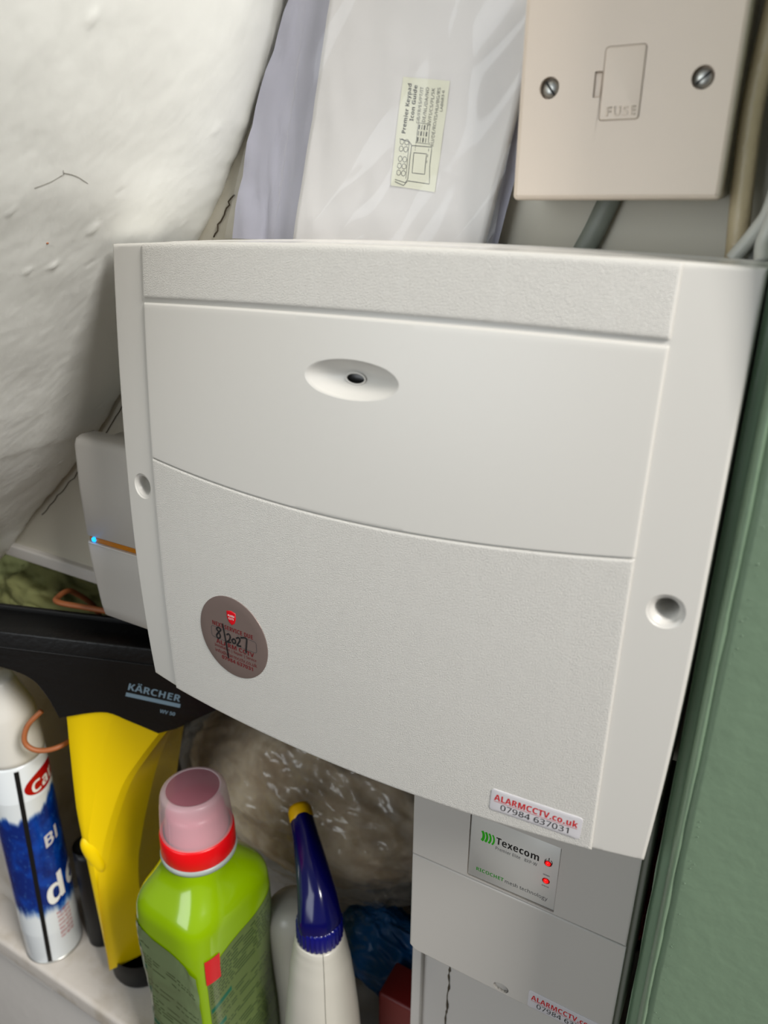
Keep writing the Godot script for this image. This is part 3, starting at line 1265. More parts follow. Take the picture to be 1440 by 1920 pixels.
func fused_spur() -> void:
	var c := Vector2(0.17973, 0.07065)
	var t := thing("fused_spur", "square cream fused connection unit with two screws above the alarm panel", "fused spur", Vector3(c.x, c.y, 0.0))
	obj("back_box", shifted(rbox(Vector3(0.0845, 0.0845, 0.028), 0.003, 3), Vector3(0, 0, 0.0142)), M.fuse_box, t)
	var st := begin()
	var cc := Vector2(-0.0001, -0.0001)
	var holes := [
		[oval(0.0042, 0.0042, 28, Vector2(-0.03015, 0)), 0.0032],
		[oval(0.0042, 0.0042, 28, Vector2(0.03015, 0)), 0.0032],
		[rrect(0.01625, 0.02645, 0.0014, 4, cc), 0.0007],
		[rrect(0.0032, 0.0094, 0.0004, 2, cc + Vector2(-0.0098, 0.0002)), 0.0016]]
	drilled(st, rrect(0.0865, 0.0865, 0.0022, 6), 0.0282, 0.0362, 0.0022, holes)
	obj("face_plate", flat_done(st), M.fuse, t)
	st = begin()
	prism_into(st, rrect(0.0158, 0.0260, 0.0012, 4, cc), 0.0353, 0.0365, 0.0004, 3, Transform3D.IDENTITY)
	var cover := obj("fuse_cover", flat_done(st), M.fuse, t)
	obj("lettering", raised("FUSE", 0.0034, 0.0118, 0.0004, Vector3(0.0006, -0.0100, 0.0363)), M.fuse, cover)
	obj("latch", shifted(rbox(Vector3(0.0030, 0.0088, 0.0016), 0.0004, 2), Vector3(cc.x - 0.0099, cc.y, 0.0346)), M.fuse, t)
	for s in [-1.0, 1.0]:
		var a := -0.9 if s < 0 else 0.7
		st = begin()
		lathe_into(st, [Vector2(0.0036, 0.0), Vector2(0.0036, 0.0006), Vector2(0.0032, 0.0012), Vector2(0.0020, 0.0017), Vector2(0.0, 0.0019)], 28, Transform3D(Basis(Vector3(1, 0, 0), PI / 2), Vector3(s * 0.03015, 0, 0.0331)))
		var sc := obj("screw", done(st), M.steel, t)
		var slot := begin()
		rbox_into(slot, Vector3(0.0064, 0.0009, 0.0006), 0.0001, 1, Transform3D(Basis(Vector3(0, 0, 1), a), Vector3(s * 0.03015, 0, 0.03492)))
		obj("slot", done(slot), M.dark_slot, sc)


func raised(txt: String, h: float, w: float, d: float, at: Vector3) -> ArrayMesh:
	var m := letters(txt, h, w, true, 1, true)
	return bent(m, func(p: Vector3) -> Vector3: return Vector3(p.x + at.x, p.y + at.y, at.z + (d if p.z > 0.5 else -0.0001)))


# ---------------------------------------------------------------- papers in a clear sleeve, tucked behind the panel's top edge
func paper_pack() -> void:
	var wob := noise(14.0, 61, 2)
	var bottom := 0.0068
	# lilac sheet behind: left edge slants to the right going up
	var rows := []
	for i in 40:
		var y := lerpf(bottom, 0.34, i / 39.0)
		var row := []
		var xl := -0.0480 + (y - 0.0069) * 0.412 - 0.004 * sin(clampf((y - 0.007) / 0.115, 0, 1) * PI)
		var xr := 0.1216 + (y - 0.0097) * 0.215
		for j in 60:
			var f := j / 59.0
			var x := lerpf(xl, xr, f)
			var zz := 0.010 + 0.0022 * wob.get_noise_2d(x * 4, y * 3)
			var fold := exp(-pow((x - (-0.0215 + (y - 0.008) * 0.05)) / 0.0012, 2)) * clampf((0.045 - y) / 0.02, 0, 1)
			zz -= 0.0018 * fold
			row.append(Vector3(x, y, zz))
		rows.append(row)
	var li := obj("folded_sheet", loft(rows, true), M.lilac)
	tag(li, "lilac grey sheet of paper behind the white leaflet, left of the cream fuse unit", "paper")
	rows = []
	var ps := begin()
	for side in 2:
		rows = []
		for i in 40:
			var y := lerpf(bottom, 0.34, i / 39.0)
			var xl := 0.0047 + (y - 0.0074) * 0.2452
			var xr := 0.1172 + (y - 0.0089) * 0.2172
			var row := []
			for j in 40:
				var f := j / 39.0
				var x := lerpf(xl, xr, f)
				var zz := 0.0205 + 0.0016 * sin(f * PI) + 0.0010 * wob.get_noise_2d(x * 3 + 5, y * 2)
				row.append(Vector3(x, y, zz if side == 0 else zz - 0.0052))
			rows.append(row)
		grid(ps, rows, side == 0)
		if side == 1:
			pass
	# page edges
	for e in [0, 39]:
		var er := []
		for i in 40:
			var y := lerpf(bottom, 0.34, i / 39.0)
			var xl := 0.0047 + (y - 0.0074) * 0.2452
			var xr := 0.1172 + (y - 0.0089) * 0.2172
			var x := xl if e == 0 else xr
			var z0 := 0.0205 + 0.0010 * wob.get_noise_2d(x * 3 + 5, y * 2)
			er.append([Vector3(x, y, z0 - 0.0052), Vector3(x, y, z0)])
		grid(ps, er, e == 0)
	var leaf := thing("leaflet", "white folded instruction leaflet with a small printed label standing on the panel", "leaflet")
	obj("pages", done(ps), M.paper, leaf)
	# printed label: local x across (0..0.0246), y along (0..0.0475)
	var o := Vector2(0.0672, 0.0345)
	var ax := Vector2(0.0233, -0.0031).normalized()
	var ay := Vector2(0.0059, 0.0472).normalized()
	var face := func(x: float, y: float) -> float:
		var xl := 0.0047 + (y - 0.0074) * 0.2452
		var xr := 0.1172 + (y - 0.0089) * 0.2172
		return 0.0205 + 0.0016 * sin((x - xl) / (xr - xl) * PI) + 0.0010 * wob.get_noise_2d(x * 3 + 5, y * 2)
	var to := func(w: float, s: float, lift: float) -> Vector3:
		var q: Vector2 = o + ax * w + ay * s
		return Vector3(q.x, q.y, face.call(q.x, q.y) + lift)
	rows = []
	for i in 13:
		var row := []
		for j in 9:
			row.append(to.call(0.0246 * j / 8.0, 0.0475 * i / 12.0, 0.0003))
		rows.append(row)
	var lab := obj("printed_label", loft(rows, true), M.label_cream, leaf)
	lab.set_meta("label", "cream printed label with a keypad drawing")
	var lines := [["Premier Keypad", 0.0040, 0.0238, 0.0450, 0.0020, true], ["Icon Guide", 0.0072, 0.0295, 0.0445, 0.0020, true], ["GB/FR/ES/PT/IT", 0.0107, 0.0288, 0.0440, 0.0016, false], ["DE/NL/DA/NO", 0.0137, 0.0296, 0.0440, 0.0016, false], ["SV/FI/CS/PL/SK", 0.0167, 0.0282, 0.0440, 0.0016, false], ["RU/DE/RO/IS/HU/BG/RS", 0.0196, 0.0198, 0.0444, 0.0016, false], ["LAB683-6", 0.0220, 0.0348, 0.0435, 0.0013, false]]
	for l in lines:
		var len: float = l[3] - l[2]
		obj("lettering", bent(letters(l[0], l[4], len, l[5]), func(p: Vector3) -> Vector3: return to.call(l[1] - p.y, l[2] + p.x, 0.0004)), M.ink, lab)
	# drawing of a keypad: rounds, flap, card, screen
	var draw := func(few: Array, w: float) -> void:
		var pts := []
		for i in few.size() - 1:
			for k in 5:
				pts.append(few[i].lerp(few[i + 1], k / 5.0))
		pts.append(few[-1])
		obj("drawing_line", bent(ribbon(pts, w), func(p: Vector3) -> Vector3: return to.call(p.x, p.y, 0.0004)), M.ink_grey, lab)
	for i in 5:
		for j in 2:
			var r := []
			for k in 15:
				var a := TAU * k / 14
				r.append(Vector2(0.0038 + j * 0.0026 + cos(a) * 0.0011, 0.0063 + i * 0.0031 + (0.0014 if i > 2 else 0.0) + sin(a) * 0.0012))
			draw.call(r, 0.00022)
	draw.call([Vector2(0.0022, 0.0212), Vector2(0.0078, 0.0204), Vector2(0.0092, 0.0190), Vector2(0.0090, 0.0040), Vector2(0.0078, 0.0022), Vector2(0.0022, 0.0030)], 0.00028)
	draw.call([Vector2(0.0078, 0.0200), Vector2(0.0080, 0.0040)], 0.0002)
	draw.call([Vector2(0.0022, 0.0020), Vector2(0.0070, 0.0008), Vector2(0.0090, 0.0030)], 0.0003)
	draw.call([Vector2(0.0092, 0.0190), Vector2(0.0196, 0.0194), Vector2(0.0200, 0.0110), Vector2(0.0210, 0.0032), Vector2(0.0090, 0.0032)], 0.0003)
	draw.call([Vector2(0.0108, 0.0160), Vector2(0.0175, 0.0162), Vector2(0.0178, 0.0072), Vector2(0.0110, 0.0070), Vector2(0.0108, 0.0160)], 0.0003)
	draw.call([Vector2(0.0112, 0.0205), Vector2(0.0112, 0.0290), Vector2(0.0172, 0.0290), Vector2(0.0176, 0.0205), Vector2(0.0112, 0.0205)], 0.0002)
	for i in 3:
		for k in 4:
			draw.call([Vector2(0.0119 + k * 0.0014, 0.0209 + i * 0.0027), Vector2(0.0119 + k * 0.0014, 0.0229 + i * 0.0027)], 0.0006 if (i + k) % 2 == 0 else 0.0003)
	for k in 4:
		draw.call([Vector2(0.0112, 0.0200 - k * 0.0010), Vector2(0.0112, 0.0206 - k * 0.0010)], 0.0002)
		draw.call([Vector2(0.0182, 0.0200 - k * 0.0026), Vector2(0.0182, 0.0212 - k * 0.0026)], 0.0002)
	# the clear sleeve in front, crumpled
	var cr := noise(16.0, 71, 2)
	var ridge := noise(11.0, 73, 2)
	ridge.fractal_type = FastNoiseLite.FRACTAL_RIDGED
	rows = []
	for i in 150:
		var y := lerpf(bottom + 0.0004, 0.30, i / 149.0)
		var row := []
		var xl := -0.0475 + (y - 0.0069) * 0.42
		var xr := 0.1256 + (y - 0.0097) * 0.16
		for j in 130:
			var f := j / 129.0
			var x := lerpf(xl, xr, f)
			var a := x * 0.8 - y * 0.6
			var b := x * 0.6 + y * 0.8
			var zz := 0.0270 + 0.0030 * cr.get_noise_2d(a * 1.4, b * 0.5) + 0.0026 * (ridge.get_noise_2d(a * 1.3, b * 0.4))
			var lean := clampf((x - (0.0047 + (y - 0.0074) * 0.245)) / 0.02 + 1.0, 0.0, 1.0)
			zz -= 0.010 * (1.0 - lean)
			zz = maxf(zz, 0.0240 if lean > 0.4 else 0.0135)
			row.append(Vector3(x, y, zz))
		rows.append(row)
	var fl := obj("clear_sleeve", loft(rows, true), M.film)
	tag(fl, "crumpled clear plastic sleeve wrapped over the white leaflet", "plastic sleeve")


# ---------------------------------------------------------------- white hub left of the panel
func hub_box() -> void:
	var t := thing("wireless_hub", "white box with blue light and amber slot between the soffit and the panel", "hub")
	obj("back", shifted(rbox(Vector3(0.084, 0.136, 0.026), 0.004, 3), Vector3(-0.1245, -0.1975, 0.0180)), M.abs_dim, t)
	for k in 2:
		# upper and lower halves of the front, curved in side view
		var prof := []
		if k == 0:
			prof = [Vector2(-0.1240, 0.0305), Vector2(-0.1236, 0.0440), Vector2(-0.1252, 0.0482), Vector2(-0.1290, 0.0500), Vector2(-0.1600, 0.0515), Vector2(-0.1965, 0.0510), Vector2(-0.1975, 0.0500), Vector2(-0.1976, 0.0440)]
		else:
			prof = [Vector2(-0.2020, 0.0440), Vector2(-0.2018, 0.0506), Vector2(-0.2028, 0.0513), Vector2(-0.2250, 0.0505), Vector2(-0.2550, 0.0485), Vector2(-0.2640, 0.0470), Vector2(-0.2668, 0.0430), Vector2(-0.2672, 0.0305)]
		var rows := []
		var xs := [-0.1675, -0.1675, -0.1670, -0.1655, -0.1630, -0.0850, -0.0835, -0.0825, -0.0825]
		var dz := [-0.05, -0.0040, -0.0018, -0.0005, 0.0, 0.0, -0.0006, -0.0020, -0.05]
		for p in prof:
			var row := []
			for j in xs.size():
				var taper: float = 0.0022 * pow(clampf((-0.2 - p.x) / 0.067, 0, 1), 2)
				row.append(Vector3(xs[j] + taper * (1 if j < 5 else -1), p.x, maxf(0.0300, p.y + dz[j])))
			rows.append(row)
		obj("upper_front" if k == 0 else "lower_front", loft(rows), M.abs_dim, t)
	var slot := obj("amber_slot", shifted(rbox(Vector3(0.0790, 0.0040, 0.012), 0.0008, 2), Vector3(-0.1245, -0.1997, 0.0440)), M.amber, t)
	slot.set_meta("label", "amber light strip in a slot")
	obj("slot_lip", shifted(rbox(Vector3(0.0780, 0.0009, 0.0022), 0.0003, 2), Vector3(-0.1250, -0.2022, 0.0508)), M.abs_gloss, t)
	var led := obj("indicator_light", shifted(rbox(Vector3(0.0034, 0.0034, 0.003), 0.0012, 3), Vector3(-0.1590, -0.1994, 0.0502)), M.led_blue, t)
	led.set_meta("label", "bright blue indicator light")
	var lamp := OmniLight3D.new()
	lamp.name = "indicator_glow"
	lamp.light_color = Color(0.2, 0.55, 1.0)
	lamp.light_energy = 0.000012
	lamp.light_size = 0.0015
	lamp.omni_range = 0.5
	lamp.omni_attenuation = 2.0
	lamp.shadow_enabled = true
	lamp.position = Vector3(-0.1590, -0.1994, 0.0545)
	led.add_child(lamp, true)
	for x in [-0.1640, -0.1545, -0.1520]:
		obj("indicator_dot", shifted(rbox(Vector3(0.0014, 0.0018, 0.002), 0.0006, 2), Vector3(x, -0.1995, 0.0470)), M.spray_collar, t)


func cables() -> void:
	var c := obj("cable", tube(smooth3([Vector3(0.2330, 0.30, 0.016), Vector3(0.2318, 0.14, 0.016), Vector3(0.2288, 0.084, 0.018), Vector3(0.2276, 0.061, 0.019), Vector3(0.2290, 0.032, 0.019), Vector3(0.2310, 0.0050, 0.019)], 8), 0.0044, 16), M.cable_beige)
	tag(c, "thick grubby beige cable running down beside the fuse unit", "cable")
	var lab := ["thin white cable bending down left across the foot of the beige cable", "thin white cable in the middle of the bundle right of the beige cable", "thin white cable at the right edge of the bundle on the panel"]
	var paths := [
		[Vector3(0.2310, 0.0050, 0.0335), Vector3(0.2345, 0.0105, 0.033), Vector3(0.2380, 0.0165, 0.032), Vector3(0.2415, 0.0250, 0.030), Vector3(0.2425, 0.045, 0.026), Vector3(0.2425, 0.12, 0.02)],
		[Vector3(0.2368, 0.0050, 0.0260), Vector3(0.2375, 0.0120, 0.026), Vector3(0.2395, 0.0180, 0.0255), Vector3(0.2430, 0.0260, 0.022), Vector3(0.2440, 0.06, 0.016), Vector3(0.2440, 0.12, 0.012)],
		[Vector3(0.2425, 0.0050, 0.0400), Vector3(0.2415, 0.0110, 0.037), Vector3(0.2425, 0.0170, 0.036), Vector3(0.2440, 0.0300, 0.034), Vector3(0.2445, 0.07, 0.03), Vector3(0.2445, 0.12, 0.026)]]
	for i in 3:
		var w := obj("cable", tube(smooth3(paths[i], 8), 0.0031, 14), M.cable_white)
		tag(w, lab[i], "cable", "thin white cables")
	var f := obj("flat_cable", tube(smooth3([Vector3(0.1728, 0.0300, 0.0042), Vector3(0.1695, 0.0215, 0.0042), Vector3(0.1665, 0.0140, 0.0042), Vector3(0.1622, 0.0050, 0.0042)], 6), 0.0052, 16, 0.55), M.cable_grey)
	tag(f, "flat grey cable leaving the underside of the cream fuse unit", "cable")
	var b := obj("trunking", shifted(rbox(Vector3(0.022, 0.10, 0.030), 0.002, 2), Vector3(0.2420, 0.1560, 0.0165)), M.black)
	tag(b, "black block at the top right corner beside the fuse unit", "trunking")


# ---------------------------------------------------------------- things on the shelf
func shelf_things() -> void:
	aerosol_can()
	window_vacuum()
	detergent_bottle()
	spray_bottle()
	recess_things()


func aerosol_can() -> void:
	var t := thing("aerosol_can", "white and blue aerosol can with red emblem standing left of the yellow window vacuum", "aerosol can", Vector3(-0.3299, SHELF, 0.0433))
	var R := 0.0282
	obj("body", lathe([Vector2(0.0, 0.0), Vector2(R - 0.003, 0.0), Vector2(R - 0.0005, 0.0012), Vector2(R, 0.003), Vector2(R, 0.2535), Vector2(R - 0.001, 0.2552), Vector2(R - 0.006, 0.258), Vector2(0.0, 0.258)], 64), M.can_white, t)
	obj("base_rim", lathe([Vector2(R - 0.004, 0.0002), Vector2(R + 0.0004, 0.0002), Vector2(R + 0.0007, 0.0012), Vector2(R + 0.0004, 0.0024), Vector2(R - 0.001, 0.0026)], 64), M.steel, t)
	obj("cap", lathe([Vector2(R - 0.0018, 0.2560), Vector2(R - 0.0004, 0.2568), Vector2(R - 0.0004, 0.262), Vector2(R - 0.0008, 0.285), Vector2(R - 0.0020, 0.3050), Vector2(R - 0.0030, 0.3090), Vector2(R - 0.0060, 0.3170), Vector2(R - 0.0105, 0.3290), Vector2(R - 0.0135, 0.3380), Vector2(R - 0.0150, 0.3405), Vector2(R - 0.0180, 0.3415), Vector2(0.0, 0.3420)], 64), M.can_cap, t)
	# printed wrap: blue frosty field
	var im := Image.create(512, 256, false, Image.FORMAT_RGB8)
	var n := noise(0.02, 81, 4)
	var n2 := noise(0.06, 82, 3)
	for y in 256:
		for x in 512:
			var f := y / 255.0
			var w := absf(x / 511.0 - 0.37)
			var edge_t := 0.10 + 0.05 * n.get_noise_2d(x, 0) - 0.10 * smoothstep(0.0, 0.12, x / 511.0 - 0.20)
			var edge_b := 0.86 + 0.07 * n.get_noise_2d(x, 90)
			var inb := smoothstep(edge_t, edge_t + 0.05, f) * (1.0 - smoothstep(edge_b - 0.10, edge_b, f))
			var frost := clampf(n2.get_noise_2d(x, y) * 0.7 - 0.22 + 0.35 * smoothstep(0.72, 0.9, f), 0, 0.4)
			var blue := Color(0.0, 0.13, 0.42).lerp(Color(0.01, 0.25, 0.62), clampf(0.5 + n.get_noise_2d(x * 0.7, y) * 1.2 - w, 0, 1))
			im.set_pixel(x, y, Color(0.84, 0.86, 0.87).lerp(blue.lerp(Color(0.55, 0.70, 0.82), frost), inb))
	var wm := mat(Color.WHITE, 0.22)
	wm.albedo_texture = ImageTexture.create_from_image(im)
	obj("printed_wrap", lathe([Vector2(R + 0.0002, 0.215), Vector2(R + 0.0002, 0.045)].slice(0), 64), wm, t).mesh = flipped_wrap(R + 0.0002, 0.215, 0.040)
	var wrap := func(a0: float, y0: float, slope: float, lift: float) -> Callable:
		return func(p: Vector3) -> Vector3:
			var a := deg_to_rad(a0) + p.x / R
			return Vector3(sin(a) * (R + lift), y0 + p.y + p.x * slope, cos(a) * (R + lift))
	# red emblem with white letters, dark blue letters, red small print
	var em := begin()
	var rows := []
	for k in 5:
		var row := []
		for i in 41:
			var a := TAU * i / 40
			row.append(Vector3(cos(a) * 0.0215 * k / 4.0, sin(a) * 0.0125 * k / 4.0, 0))
		rows.append(row)
	grid(em, rows, true)
	obj("red_emblem", bent(done(em), wrap.call(107.0, 0.231, 0.16, 0.0004)), M.can_red, t)
	obj("lettering", bent(letters("Car", 0.0125, 0.0275, true), wrap.call(77.0, 0.2265, 0.18, 0.0006)), M.white_ink, t)
	obj("lettering", bent(letters("Bl", 0.0150, 0.0150, true), wrap.call(80.0, 0.1580, 0.25, 0.0006)), M.sticker, t)
	obj("lettering", bent(letters("de", 0.0310, 0.0420, true), wrap.call(63.0, 0.0930, 0.25, 0.0006)), M.white_ink, t)
	for i in 7:
		obj("small_print", bent(letters(["icy", "frost", "clear", "screen", "fast", "glass", "car"][i] + " spray", 0.0030, 0.0150, true), wrap.call(74.0, 0.064 - i * 0.0055, 0.15, 0.0006)), M.can_red, t)
	var stripe := []
	for i in 21:
		var f := i / 20.0
		var a := deg_to_rad(lerpf(43.0, 57.0, f))
		stripe.append([Vector3(sin(a - 0.075) * (R + 0.0005), lerpf(0.003, 0.2525, f), cos(a - 0.075) * (R + 0.0005)), Vector3(sin(a + 0.075) * (R + 0.0005), lerpf(0.003, 0.2525, f), cos(a + 0.075) * (R + 0.0005))])
	obj("seam_stripe", loft(stripe, true), M.black, t)


func flipped_wrap(r: float, y1: float, y0: float) -> ArrayMesh:
	var st := begin()
	var rows := []
	for i in 5:
		var row := []
		for j in 97:
			var a := TAU * j / 96
			row.append(Vector3(sin(a) * r, lerpf(y1, y0, i / 4.0), cos(a) * r))
		rows.append(row)
	grid(st, rows, false)
	return done(st)


func window_vacuum() -> void:
	var t := thing("window_vacuum", "yellow and black handheld window vacuum standing between the can and the green bottle", "window vacuum", Vector3(-0.1925, SHELF, 0.025))
	t.rotation.y = deg_to_rad(31.0)
	var S := -SHELF
	# yellow body: [y, left, ridge, right back]
	var key := [[-0.372, -0.0478, 0.0470, 0.050], [-0.395, -0.0492, 0.0425, 0.049], [-0.412, -0.0505, 0.0310, 0.046], [-0.428, -0.0515, 0.0195, 0.040], [-0.455, -0.0532, 0.0020, 0.034], [-0.488, -0.0548, -0.0120, 0.027], [-0.520, -0.0545, -0.0230, 0.020], [-0.545, -0.0542, -0.0300, 0.015], [-0.567, -0.0538, -0.0355, 0.011], [-0.600, -0.0532, -0.0390, 0.008], [-0.650, -0.0522, -0.0405, 0.006], [-0.695, -0.0515, -0.0410, 0.005]]
	var ys := []
	for i in key.size() - 1:
		for k in 5:
			ys.append([i, k / 5.0])
	ys.append([key.size() - 2, 1.0])
	var val := func(i: int, f: float, c: int) -> float:
		var a: float = key[maxi(i - 1, 0)][c]
		var d: float = key[mini(i + 2, key.size() - 1)][c]
		return cubic_interpolate(key[i][c], key[i + 1][c], a, d, f)
	var cols := []
	for yy in ys:
		var y: float = val.call(yy[0], yy[1], 0)
		var l: float = val.call(yy[0], yy[1], 1)
		var r: float = val.call(yy[0], yy[1], 2)
		var b: float = val.call(yy[0], yy[1], 3)
		var f := clampf((-0.375 - y) / 0.32, 0, 1)
		var crease := lerpf(-0.002, -0.044, pow(clampf((-0.375 - y) / 0.14, 0, 1), 0.85))
		crease = clampf(crease, l + 0.006, r - 0.006)
		cols.append([Vector3(l + 0.008, y + S, -0.062), Vector3(l + 0.001, y + S, -0.006), Vector3(l + 0.0035, y + S, 0.0), Vector3(crease, y + S, 0.0030), Vector3(r - 0.0065, y + S, 0.0012), Vector3(r, y + S, -0.0025), Vector3(lerpf(r, b, 0.55), y + S, lerpf(-0.024, -0.018, f)), Vector3(b, y + S, -0.060), Vector3(l + 0.008, y + S, -0.062)])
	var st := begin()
	for j in 8:
		var rows := []
		for c in cols:
			rows.append([c[j], c[j].lerp(c[j + 1], 0.5), c[j + 1]])
		sgroup = [0, 1, 1, 2, 3, 4, 5, 6][j]
		grid(st, rows, false)
	sgroup = 0
	var body := obj("body", done(st), M.vac_yellow, t)
	st = begin()
	lathe_into(st, smooth2([Vector2(0.0, -0.026), Vector2(0.0055, -0.018), Vector2(0.0085, 0.0), Vector2(0.0075, 0.014), Vector2(0.0, 0.024)], 5), 24, Transform3D(Basis(Vector3(0, 0, 1), 0.22).scaled(Vector3(1, 1, 0.7)), Vector3(-0.0440, -0.540 + S, -0.0015)))
	obj("thumb_grip", done(st), M.vac_yellow, body)
	# foot
	st = begin()
	var rows := []
	for p in [[0.030, 1.0], [0.024, 1.03], [0.004, 1.03], [0.0, 0.98], [0.0, 0.0]]:
		var row := []
		for i in 41:
			var a := TAU * i / 40
			row.append(Vector3(-0.0215 + cos(a) * 0.0325 * p[1] , p[0], -0.030 - sin(a) * 0.0335 * p[1]))
		rows.append(row)
	grid(st, rows, true)
	obj("foot", done(st), M.black, t)
	# black head that flares to the blade
	var outl := [Vector2(-0.130, -0.3130), Vector2(-0.115, -0.3195), Vector2(-0.0913, -0.3268), Vector2(-0.067, -0.3386), Vector2(-0.0560, -0.3560), Vector2(-0.0484, -0.3800), Vector2(-0.0279, -0.3760), Vector2(-0.0076, -0.3750), Vector2(0.0116, -0.3851), Vector2(0.0334, -0.3975), Vector2(0.0500, -0.3925), Vector2(0.0691, -0.3822), Vector2(0.0900, -0.3700), Vector2(0.1050, -0.3480), Vector2(0.128, -0.3320), Vector2(0.126, -0.3250), Vector2(0.0, -0.3065), Vector2(-0.126, -0.2870)]
	var pv := PackedVector2Array()
	for p in smooth2(outl.slice(0, 6), 4) + smooth2(outl.slice(6, 10), 4) + smooth2(outl.slice(10, 15), 4) + outl.slice(15):
		pv.append(p + Vector2(0, S))
	st = begin()
	prism_into(st, pv, -0.030, 0.0075, 0.0016, 3, Transform3D.IDENTITY)
	var head := obj("suction_head", flat_done(st), M.vac_black, t)
	obj("blade", moved(rbox(Vector3(0.250, 0.012, 0.004), 0.001, 2), Transform3D(Basis(Vector3(0, 0, 1), -0.150), Vector3(0.0, -0.3085 + S, -0.028))), M.black, t)
	obj("moulded_ridge", moved(rbox(Vector3(0.235, 0.0016, 0.002), 0.0006, 2), Transform3D(Basis(Vector3(0, 0, 1), -0.160), Vector3(0.004, -0.3225 + S, 0.0075))), M.black, head)
	var put := func(m: Mesh, at: Vector2, turn: float) -> ArrayMesh:
		return moved(m, Transform3D(Basis(Vector3(0, 0, 1), turn), Vector3(at.x, at.y + S, 0.0077)))
	obj("lettering", put.call(letters("KÄRCHER", 0.0068, 0.0440, true), Vector2(0.0140, -0.3480), -0.30), M.blue_grey, head)
	obj("logo_bar", put.call(quad_strip(0.0460, 0.0040, 4), Vector2(0.0330, -0.3620), -0.28), M.blue_grey, head)
	obj("lettering", put.call(letters("WV 50", 0.0036, 0.0130, true), Vector2(0.0375, -0.3730), -0.30), M.blue_grey, head)
	# brown elastic cord looped round the head
	var cord := []
	for p in [Vector3(-0.0775, -0.3950, -0.024), Vector3(-0.0905, -0.4080, -0.020), Vector3(-0.0935, -0.4230, -0.016), Vector3(-0.0830, -0.4320, -0.016), Vector3(-0.0650, -0.4320, -0.022), Vector3(-0.050, -0.430, -0.045), Vector3(-0.030, -0.420, -0.068), Vector3(-0.030, -0.330, -0.070), Vector3(-0.0430, -0.2890, -0.050), Vector3(-0.0490, -0.2840, -0.030), Vector3(-0.0430, -0.2830, -0.020), Vector3(-0.0200, -0.2870, -0.018), Vector3(0.0080, -0.2930, -0.018), Vector3(0.0160, -0.2960, -0.022)]:
		cord.append(t.transform * (p + Vector3(0, S, 0)))
	var c := obj("cord", tube(smooth3(cord, 8), 0.0024, 12), M.cord)
	tag(c, "brown rubber cord looped behind the black head of the window vacuum", "cord")


func section(hx: float, hz: float, p: float, n: int) -> Array:
	var out := []
	for i in n + 1:
		var a := TAU * i / n
		var ca := cos(a)
		var sa := sin(a)
		out.append(Vector2(signf(ca) * pow(absf(ca), 2.0 / p) * hx, signf(sa) * pow(absf(sa), 2.0 / p) * hz))
	return out


